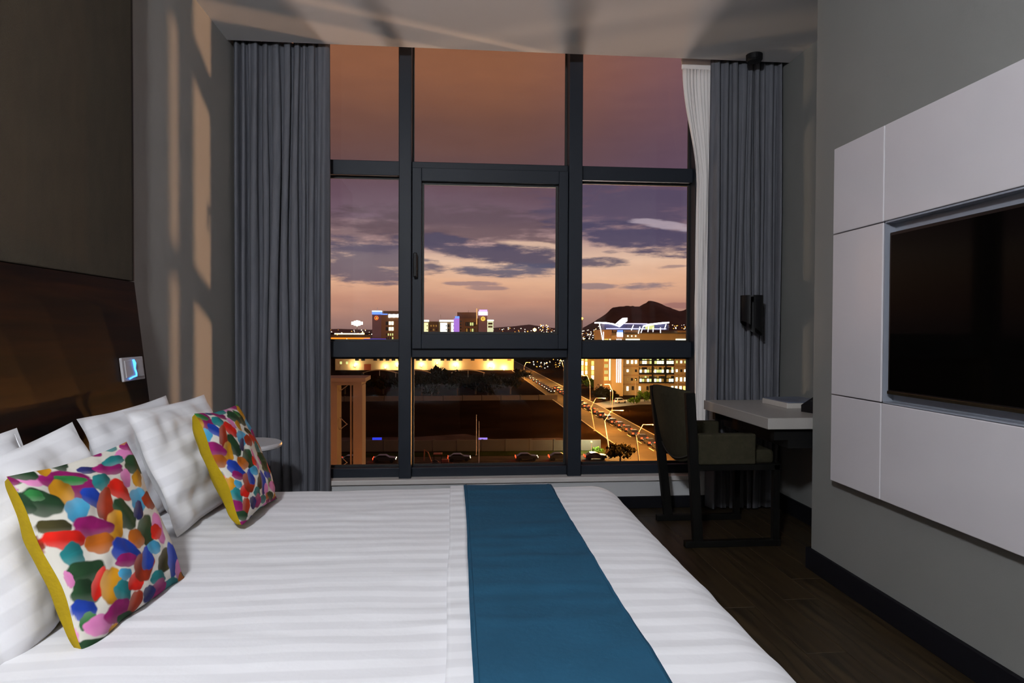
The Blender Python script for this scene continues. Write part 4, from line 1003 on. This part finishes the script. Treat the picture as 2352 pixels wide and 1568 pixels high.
# office building on the right
OY = 250.0
ob = building('office_building', 'large office building with lit windows and white glowing roof wings at right', 'building', OY, 1500)
bpx('main_block', ob, M_tan, 1432, 1660, 766, 0, OY, 30, z0=GZ)
bpx('upper_block', ob, M_tan, 1436, 1466, 758, 767, OY, 20)
bpx('right_block', ob, M_tan, 1555, 1586, 759, 768, OY, 20, front=0.5)
bpx('stair_tower', ob, M_tan, 1405, 1432, 770, 0, OY - 3, 16, z0=GZ)
bpx('corner_block', ob, M_brown, 1387, 1405, 757, 0, OY - 1, 18, z0=GZ)
bpx('cornice', ob, M_plaster, 1432, 1660, 764, 766.5, OY, 30, front=0.8)
bpx('floor_band', ob, M_brown, 1432, 1660, 880, 883, OY, 1, front=0.5)
bpx('floor_band', ob, M_brown, 1432, 1660, 840, 843, OY, 1, front=0.3)
bpx('floor_band', ob, M_brown, 1432, 1660, 860, 863, OY, 1, front=0.3)
# lit strip windows below the parapet
for u0, u1 in ((1437, 1469), (1552, 1580)):
    bpx('lit_strip', ob, W_white, u0, u1, 778, 789, OY, 0.02, front=0.2)
bpx('lit_strip', ob, W_green, 1472, 1550, 783, 790, OY, 0.02, front=0.2)
for u in (1442, 1451, 1460): bpx('spot_light', ob, W_white, u - 1.3, u + 1.3, 770, 773, OY, 0.02, front=0.2)
wgrid(ob, (1442, 1452, 1461), (831,), 5, 8, OY, [W_white], rr)
wgrid(ob, (1442, 1452, 1461), (851, 871), 4.5, 6, OY, [M_darkglass, W_dim, M_darkglass, W_white], rr)
wgrid(ob, (1555, 1565, 1574, 1583), (831, 851), 4, 6, OY, [W_white, W_green, M_darkglass], rr)
wgrid(ob, (1555, 1565, 1574, 1583, 1592), (871,), 4.5, 9, OY, [W_white], rr)
wgrid(ob, (1442, 1470), (892,), 4.5, 10, OY, [W_white], rr)
wgrid(ob, (1454, 1488, 1500), (891,), 5, 9, OY, [M_darkglass], rr)
wgrid(ob, (1545, 1554, 1564), (892,), 5, 11, OY, [W_white], rr)
wgrid(ob, (1573, 1585), (892,), 6, 11, OY, [W_warm, W_green], rr)
# glazed curtain wall between the window columns
bpx('glazing_frame', ob, M_desk_dark, 1468, 1549, 818, 880, OY, 0.3, front=0.1)
for j, v in enumerate((823, 832, 844, 852, 864, 873)):
    for i in range(14):
        u = 1472 + i * 5.6
        pick = rr.random(); lower = j % 2
        mat_ = (W_white if pick < 0.5 else W_green if pick < 0.8 else W_dim) if lower else (W_green if pick < 0.25 else W_dim if pick < 0.55 else M_darkglass)
        if i in (5, 10): mat_ = M_darkglass
        bpx('pane', ob, mat_, u - 2.3, u + 2.3, v - 3.4, v + 3.4, OY, 0.02, front=0.2)
for u in (1499, 1529): bpx('pier', ob, M_desk_dark, u - 1.5, u + 1.5, 818, 880, OY, 0.1, front=0.6)
# vertical light strips on the stair tower and corner
for u in (1417, 1421.5, 1426): bpx('light_strip', ob, L_white, u - 0.8, u + 0.8, 778, 878, OY - 3, 0.02, front=0.2)
bpx('light_strip', ob, E_('warm_strip', (255, 236, 170), 3.5), 1399.5, 1404, 778, 873, OY - 1, 0.02, front=0.3)
for j in range(7):
    v = 782 + j * 14.5
    for u in (1389.5, 1392.5, 1395.5): bpx('slot_window', ob, W_green if j % 3 else W_warm, u - 0.8, u + 0.8, v - 4, v + 4, OY - 1, 0.02, front=0.2)
bpx('screen', ob, E_('white_violet_screen', (226, 214, 255), 4.0), 1417, 1430, 763, 773, OY - 3, 0.3, front=0.5)
bpx('screen_cap', ob, L_blue, 1418, 1430, 758, 763, OY - 3, 0.3, front=0.5)
# roof crown: glazed attic under lit wing roofs
bpx('attic_glazing', ob, P('attic_glass', (0.05, 0.06, 0.14), 0.3), 1388, 1536, 744, 758, OY + 2, 6)
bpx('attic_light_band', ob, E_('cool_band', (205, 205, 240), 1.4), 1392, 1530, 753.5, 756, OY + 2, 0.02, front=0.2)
def wing(pts, mat, th, depth=7, y=OY + 0.5):
    a_ = [V(u, v, y) for u, v in pts]; bm = BM()
    for p_, q_ in zip(a_, a_[1:]):
        vs = [bm.verts.new((t_.x, yy, t_.z + dz)) for yy in (y - 0.6, y + depth) for t_, dz in ((p_, 0), (q_, 0), (q_, th), (p_, th))]
        for f in ((0, 1, 2, 3), (7, 6, 5, 4), (0, 4, 5, 1), (3, 2, 6, 7), (0, 3, 7, 4), (1, 5, 6, 2)): bm.faces.new([vs[i_] for i_ in f])
    return new_obj('roof_wing', bm, mat, ob, world=True)
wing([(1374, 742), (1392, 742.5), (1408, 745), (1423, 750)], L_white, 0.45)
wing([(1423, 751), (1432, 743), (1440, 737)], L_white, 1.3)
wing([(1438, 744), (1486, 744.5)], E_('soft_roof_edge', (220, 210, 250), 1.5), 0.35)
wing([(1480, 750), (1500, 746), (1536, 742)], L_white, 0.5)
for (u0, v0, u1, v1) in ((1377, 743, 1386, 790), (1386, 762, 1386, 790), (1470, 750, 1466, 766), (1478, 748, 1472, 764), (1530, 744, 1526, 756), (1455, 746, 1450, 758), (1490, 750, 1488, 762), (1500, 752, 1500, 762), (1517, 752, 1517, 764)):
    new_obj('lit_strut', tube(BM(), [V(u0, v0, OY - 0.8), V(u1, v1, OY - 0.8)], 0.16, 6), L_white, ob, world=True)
bpx('sign_panel', ob, W_green, 1482, 1502, 747, 756, OY + 1.5, 0.02, front=0.3)
# yellow facade left of it, farther up the avenue
YY = 320.0
yb = building('yellow_building', 'yellow floodlit building with bright stair windows left of the offices', 'building', YY, 1360)
bpx('body', yb, P('yellow_plaster', (0.42, 0.30, 0.08), 0.8, var=0.1, vscale=0.2), 1330, 1386, 790, 0, YY, 20, z0=GZ)
for u, v0, v1 in ((1338, 816, 862), (1347, 820, 860), (1361, 828, 872), (1366, 828, 872)):
    for q in range(4):
        a_ = v0 + (v1 - v0) * q / 4; bpx('stair_window', yb, W_white if q % 2 else W_warm, u - 2.2, u + 2.2, a_ + 0.8, a_ + (v1 - v0) / 4 - 0.8, YY, 0.02, front=0.2)
for v in (837, 855): bpx('window', yb, W_dim, 1374, 1381, v - 4, v + 4, YY, 0.02, front=0.2)
bpx('gate_wall', yb, M_brown, 1376, 1386, 862, 880, YY - 6, 0.6)
# long low floodlit facade below the towers
FYB = 415.0
lb_ = building('floodlit_building', 'long low building with warm floodlit facade behind the dark trees', 'building', FYB, 980)
bpx('body', lb_, P('warm_plaster', (0.55, 0.42, 0.24), 0.85, var=0.08, vscale=0.1), 770, 1180, 796, 0, FYB, 18, z0=GZ)
for u in range(806, 1178, 14):
    if rr.random() < 0.75: bpx('window', lb_, M_darkglass, u - 4.2, u + 4.2, 819, 828, FYB, 0.02, front=0.1)
for u in (783, 797, 812): bpx('window', lb_, W_green, u - 2.5, u + 2.5, 830, 836, FYB, 0.02, front=0.1)
bpx('door_portal', lb_, P('red_portal', (0.35, 0.08, 0.03), 0.7), 836, 852, 836, 852, FYB - 0.4, 0.5)
def flood(u, v, w_, col=(1.0, 0.78, 0.38)):
    bpx('floodlight', lb_, W_white, u - 1.6, u + 1.6, v - 1.6, v + 1.6, FYB - 1.2, 0.4)
    d = bpy.data.lights.new('facade_flood', 'POINT'); d.energy = w_; d.color = col; d.shadow_soft_size = 0.5
    o = bpy.data.objects.new('facade_flood', d); COL.objects.link(o); o.parent = lb_; o.location = V(u, v - 1, FYB - 1.9) - lb_.location
for u, v, w_ in ((815, 840, 3000), (885, 844, 2200), (912, 840, 2800), (968, 840, 3200), (1004, 834, 2600), (1046, 840, 3600), (1128, 842, 5200), (1158, 848, 3200)): flood(u, v, w_)
# shade canopies in its yard
for i, (u, lbx) in enumerate(((872, 'left'), (952, 'middle'), (1075, 'right'))):
    p = G(u, 866); cn = thing('shade_canopy', 'curved pale shade canopy in the floodlit yard, %s of three' % lbx, 'canopy', p, group='shade canopies in the yard')
    new_obj('roof', prism(BM(), [(-9 + q * 1.5, 2.4 + 1.6 * (1 - (q / 6 - 1) ** 2)) for q in range(13)] + [(9 - q * 1.5, 2.25 + 1.6 * (1 - (q / 6 - 1) ** 2)) for q in range(13)], -3, 3, 'Y'), P('canopy_cloth', (0.40, 0.28, 0.12), 0.8), cn)
    for sx in (-8.5, 0, 8.5): new_obj('post', bx(sx - 0.1, sx + 0.1, -0.1, 0.1, 0, 2.5 if sx else 3.9), M_steel, cn)
# tower group in the middle
TY = 470.0
mt_ = building('hotel_tower_complex', 'tower complex with a violet lit slab tower and white lit bays', 'building', TY, 1060)
bpx('left_block', mt_, M_brown, 962, 1045, 738, 0, TY + 2, 18, z0=GZ)
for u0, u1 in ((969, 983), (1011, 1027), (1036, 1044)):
    bpx('glow_painted_bay', mt_, E_('pale_bay_glow', (255, 244, 178), 1.3) if u0 < 1000 else E_('white_bay_glow', (250, 252, 236), 1.6), u0, u1, 741, 800, TY, 2)  # light on the bay walls is put into their colour as emission
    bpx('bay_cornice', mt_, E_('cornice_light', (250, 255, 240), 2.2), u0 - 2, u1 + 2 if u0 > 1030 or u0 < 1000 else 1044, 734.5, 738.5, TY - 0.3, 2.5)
    for v in (748, 757): bpx('window', mt_, M_darkglass, u1 - 3, u1 - 0.6, v - 1, v + 1, TY, 0.02, front=0.1)
for u0, u1 in ((984, 986), (1007, 1009)): bpx('pilaster', mt_, P('olive_pilaster', (0.20, 0.17, 0.08), 0.8), u0, u1, 739, 800, TY + 0.5, 2)
wgrid(mt_, (990, 996, 1002), (748, 757, 764), 3, 4, TY + 2, [M_darkglass, W_dim], rr)
wgrid(mt_, (1030,), (748, 758), 5, 7, TY + 2, [W_dim, M_darkglass], rr)
bpx('violet_glow_pilaster', mt_, E_('violet_wash_glow', (190, 130, 240), 0.85), 1042, 1055, 731, 800, TY - 0.8, 3)  # violet light washing the pilaster is painted as emission
bpx('violet_cap', mt_, L_blue, 1045, 1055, 726, 731, TY - 0.6, 2)
bpx('brown_block', mt_, P('ochre_facade', (0.30, 0.17, 0.06), 0.8), 1055, 1098, 731, 0, TY, 18, z0=GZ)
bpx('brown_attic', mt_, M_brown, 1050, 1096, 717, 731, TY + 4, 12)
for v in (744, 758):
    bpx('window_band', mt_, M_desk_dark, 1069, 1092, v - 4.5, v + 4.5, TY, 0.02, front=0.2)
    for u in (1072, 1076.5, 1081, 1085.5, 1090): bpx('window', mt_, rr.choice([W_dim, W_green, M_darkglass]), u - 1.6, u + 1.6, v - 3.5, v + 3.5, TY, 0.02, front=0.3)
wgrid(mt_, (1058,), (738, 745, 752, 759), 4, 4, TY, [M_darkglass], rr)
for u in (1064, 1095): bpx('pilaster', mt_, M_tan, u - 1.5, u + 1.5, 733, 800, TY, 1, front=0.8)
bpx('slab_tower', mt_, P('violet_tower_wall', (0.40, 0.30, 0.42), 0.7), 1099, 1119, 716.5, 0, TY - 2, 10, z0=GZ)
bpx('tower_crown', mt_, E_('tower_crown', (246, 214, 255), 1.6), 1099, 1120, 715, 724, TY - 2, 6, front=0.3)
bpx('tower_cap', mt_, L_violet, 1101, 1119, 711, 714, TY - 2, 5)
bpx('light_line', mt_, E_('warm_line', (255, 190, 110), 1.2), 1094, 1095.6, 708, 745, TY - 2.2, 0.3)
# round emblem on the tower: a glowing ring with a bird-like mark
ec = V(1109.5, 732, TY - 2.4)
def emblem(root, c_, R_, mat_ring, mat_mark):
    ring = [(c_.x + R_ * math.cos(t_), c_.y, c_.z + R_ * math.sin(t_)) for t_ in [2 * PI * q / 24 for q in range(25)]]
    new_obj('emblem_ring', tube(BM(), ring, R_ * 0.20, 6, cap=False), mat_ring, root, world=True)
    new_obj('emblem_mark', prism(BM(), [(c_.x - 0.5 * R_, c_.z - 0.15 * R_), (c_.x - 0.1 * R_, c_.z + 0.05 * R_), (c_.x + 0.15 * R_, c_.z + 0.5 * R_), (c_.x + 0.25 * R_, c_.z + 0.05 * R_), (c_.x + 0.55 * R_, c_.z - 0.3 * R_), (c_.x, c_.z - 0.35 * R_)], c_.y - 0.1, c_.y + 0.1, 'Y'), mat_mark, root, world=True)
L_emb = E_('emblem_orange', (255, 190, 70), 2.0)
emblem(mt_, ec, 1.25, L_emb, L_emb)
bpx('right_bay', mt_, E_('pale_bay_right_glow', (240, 240, 190), 0.9), 1119, 1133, 736, 800, TY, 6)  # lit wall of this bay is painted as emission too
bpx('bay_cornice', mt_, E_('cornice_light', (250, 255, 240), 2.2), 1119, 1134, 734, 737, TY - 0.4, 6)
for v in (743, 750): bpx('window', mt_, M_darkglass, 1121, 1131, v - 2.2, v + 2.2, TY, 0.02, front=0.15)
for u, v in ((1012, 722), (1076, 712)): new_obj('mast', tube(BM(), [V(u, v, TY + 6), V(u, 738, TY + 6)], 0.12, 5), M_steel, mt_, world=True)
# left tower
LY = 440.0
lt = building('emblem_tower_building', 'brown building with a violet tower, orange emblem and white lit roof sign', 'building', LY, 885)
bpx('slab_tower', lt, M_purple, 855, 875, 714, 0, LY - 2, 10, z0=GZ)
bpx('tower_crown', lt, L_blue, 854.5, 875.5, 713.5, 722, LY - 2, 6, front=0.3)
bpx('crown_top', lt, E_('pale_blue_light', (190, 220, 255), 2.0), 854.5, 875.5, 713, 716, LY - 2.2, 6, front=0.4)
emblem(lt, V(864.5, 730, LY - 2.4), 1.15, E_('emblem_red', (255, 120, 50), 1.4), L_emb)
bpx('main_block', lt, P('ochre_facade_left', (0.28, 0.17, 0.07), 0.8), 875, 930, 722, 0, LY, 18, z0=GZ)
bpx('attic', lt, M_brown, 880, 928, 714, 722, LY + 4, 10)
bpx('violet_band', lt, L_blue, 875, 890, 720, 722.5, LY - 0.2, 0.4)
# lit roof sign: bulb-edged bar with rounded lobes
for q in range(5): bpx('sign_letter', lt, E_('roof_sign', (250, 246, 255), 3.0), 892 + q * 5.2, 892 + q * 5.2 + 4.6, 721 + (q % 2) * 0.5, 729 - (q % 2) * 0.4, LY - 0.6, 0.5)
for v in (742, 755):
    for u in (895.5, 901.5): bpx('window', lt, W_white, u - 2.4, u + 2.4, v - 4, v + 4, LY, 0.02, front=0.2)
    bpx('window', lt, M_darkglass, 886, 892, v - 4, v + 4, LY, 0.02, front=0.2)
wgrid(lt, (888, 892, 897, 902), (768, 776, 783), 2.4, 5, LY, [W_white, M_darkglass, W_green], rr)
new_obj('mast', tube(BM(), [V(867, 706, LY), V(867, 714, LY)], 0.12, 5), M_steel, lt, world=True)
bpx('podium_light', lt, E_('podium_violet', (110, 90, 255), 0.9), 835, 885, 778, 782, LY - 20, 4)
# stadium-like floodlight masts near the horizon
def flood_mast(label, u, v, Y, wid, hei, mat):
    r = building('floodlight_mast', label, 'floodlight', Y, u)
    new_obj('mast', tube(BM(), [(r.location.x, Y, GZ), (r.location.x, Y, vz(v, Y, u))], 0.5, 6), M_steel, r, world=True)
    um = u
    for q in range(5):
        bpx('lamp_bank', r, mat, u - wid / 2 + wid * q / 5 + 0.3, u - wid / 2 + wid * (q + 1) / 5 - 0.3, v - hei / 2 * (1 - 0.25 * abs(q - 2)), v + hei / 2 * (1 - 0.25 * abs(q - 2)), Y - 1, 0.8)
flood_mast('very bright white floodlight bank on the horizon at left', 820, 742, 900, 26, 13, E_('white_flood', (246, 255, 226), 14.0))
flood_mast('bright yellow floodlight on the horizon right of the towers', 1228, 757, 950, 8, 8, E_('yellow_flood', (255, 226, 130), 14.0))
flood_mast('orange floodlight on the horizon beside the right mullion', 1337, 731, 700, 5, 5, E_('orange_flood', (255, 170, 60), 10.0))
flood_mast('bright orange yard light below the white floodlight bank', 833, 767, 700, 8, 9, E_('yard_flood', (255, 214, 110), 10.0))
# a lit low shed at the left horizon
sh_ = building('lit_shed', 'long low shed with a white lit roof edge at the left horizon', 'building', 650, 810)
bpx('body', sh_, M_tan, 760, 850, 768, 0, 650, 20, z0=GZ); bpx('roof_edge_light', sh_, E_('shed_edge', (255, 240, 200), 2.6), 768, 832, 765, 767.6, 649.5, 0.4)
bpx('yard_light', sh_, E_('shed_orange', (255, 150, 40), 1.2), 760, 850, 775, 780, 649.5, 0.3)

# ---- hill and far ridges
def ridge(name, label, prof, Y, depth, mat, seed, kind=None):
    us = [p_[0] for p_ in prof]; bm = BM(); rows = []
    nu = 90; nd = 12
    for j in range(nd + 1):
        t = j / nd; hfac = (1 - abs(2 * t - 1)) ** 1.15; y = Y + (t - 0.5) * depth; row = []
        for i in range(nu + 1):
            u = us[0] + (us[-1] - us[0]) * i / nu
            for (ua, va), (ub, vb) in zip(prof, prof[1:]):
                if ua <= u <= ub: v = va + (vb - va) * (u - ua) / (ub - ua); break
            top = V(u, v, Y); hh = max(0, top.z - GZ) * hfac
            n_ = noise.noise((u * 0.03, t * 4, seed)) * 0.10 * hh * (1 - abs(2 * t - 1)) if abs(t - 0.5) > 0.05 else noise.noise((u * 0.16, 0, seed)) * 0.02 * hh
            row.append(bm.verts.new((top.x, y, GZ + hh + n_)))
        rows.append(row)
    for r0, r1 in zip(rows, rows[1:]):
        for i in range(nu): bm.faces.new((r0[i], r0[i + 1], r1[i + 1], r1[i]))
    o = new_obj(name, bm, mat, smooth=True)
    if kind: o['kind'] = kind
    else: tag(o, label, 'hill')
    return o
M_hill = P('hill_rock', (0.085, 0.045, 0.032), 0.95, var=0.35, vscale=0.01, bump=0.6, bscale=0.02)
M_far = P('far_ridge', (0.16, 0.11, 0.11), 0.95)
ridge('hill', 'dark rocky hill with a domed summit rising behind the office building', [(1300, 764), (1340, 752), (1362, 740), (1390, 722), (1407, 706), (1440, 702), (1468, 704), (1482, 696), (1492, 690), (1508, 693), (1530, 703), (1560, 714), (1568, 714), (1580, 707), (1595, 710), (1640, 728), (1700, 745), (1760, 764)], 3000, 900, M_hill, 3.0)
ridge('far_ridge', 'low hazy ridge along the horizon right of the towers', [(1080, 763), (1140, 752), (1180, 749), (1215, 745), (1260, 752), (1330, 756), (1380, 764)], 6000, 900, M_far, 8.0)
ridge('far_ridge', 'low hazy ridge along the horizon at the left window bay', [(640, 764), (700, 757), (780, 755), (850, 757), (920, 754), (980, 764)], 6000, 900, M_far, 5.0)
# ---- countless town lights towards the horizon
def light_dots(name, mat, n, regions, seed):
    rr_ = random.Random(seed); bm = BM()
    for i in range(n):
        u0, u1, v0, v1, Y0, Y1 = rr_.choice(regions); u, v = rr_.uniform(u0, u1), rr_.uniform(v0, v1); Y = rr_.uniform(Y0, Y1)
        p_ = V(u, v, Y); 
        if p_.z < GZ + 1.0: p_ = G(u, v); p_.z += 2.0
        s_ = rr_.uniform(0.25, 0.65) * p_.y / 1000.0
        box(bm, p_.x - s_, p_.x + s_, p_.y - s_, p_.y + s_, p_.z - s_ * 0.8, p_.z + s_ * 0.8)
    return bm
REG = [(750, 860, 757, 786, 600, 1600), (1130, 1285, 752, 768, 700, 2200), (1240, 1300, 745, 768, 600, 1500), (1335, 1395, 748, 786, 450, 1200), (1525, 1600, 746, 758, 500, 1500), (1220, 1300, 818, 850, 380, 700), (1335, 1380, 760, 788, 420, 800)]
tag(new_obj('town_lights', light_dots('a', None, 150, REG, 1), E_('town_orange', (255, 160, 60), 4.0)), 'countless tiny orange town lights scattered towards the horizon', 'town lights', kind='stuff')
tag(new_obj('town_lights', light_dots('b', None, 170, REG, 2), E_('town_white', (255, 244, 214), 5.0)), 'countless tiny white town lights scattered towards the horizon', 'town lights', kind='stuff')
# roof blocks of the town between the lights
tb_ = BM(); rt = random.Random(9)
for i in range(160):
    Y = rt.uniform(650, 2200); x = rt.uniform(-0.42, 0.42) * Y + 30
    w_, h_ = rt.uniform(6, 16), rt.uniform(3.5, 9)
    box(tb_, x - w_, x + w_, Y, Y + w_, GZ, GZ + h_)
tag(new_obj('town_roofs', tb_, P('town_blocks', (0.06, 0.045, 0.03), 0.9)), 'low dark town houses too far away to tell apart', 'houses', kind='stuff')
# fittings of the added, unseen floodlights (their light is set at the top)
for i, (pos, lb) in enumerate(((FLOOD_A, 'added unseen floodlight post standing to the right below the window'), (FLOOD_B, 'added unseen floodlight post standing straight below the window'), (FLOOD_C, 'added unseen floodlight post standing to the left below the window'))):
    b = Vector((pos[0], pos[1], GZ)); r = thing('added_floodlight', lb, 'floodlight', b)
    hh = pos[2] - GZ - 0.9; d_ = (Vector((0, 4, 1.8)) - Vector(pos)).normalized()
    new_obj('post', tube(BM(), [(0, 0, 0), (0, 0, hh)], [0.12, 0.08], 8), M_steel, r)
    new_obj('housing', bar(BM(), Vector((0, 0, hh + 0.9)) - d_ * 1.1, Vector((0, 0, hh + 0.9)) - d_ * 0.85, 0.6, 0.5, bev=0.04), M_desk_dark, r)
    new_obj('yoke', tube(BM(), [(0, 0, hh), Vector((0, 0, hh + 0.9)) - d_ * 0.95], 0.05, 6), M_steel, r)
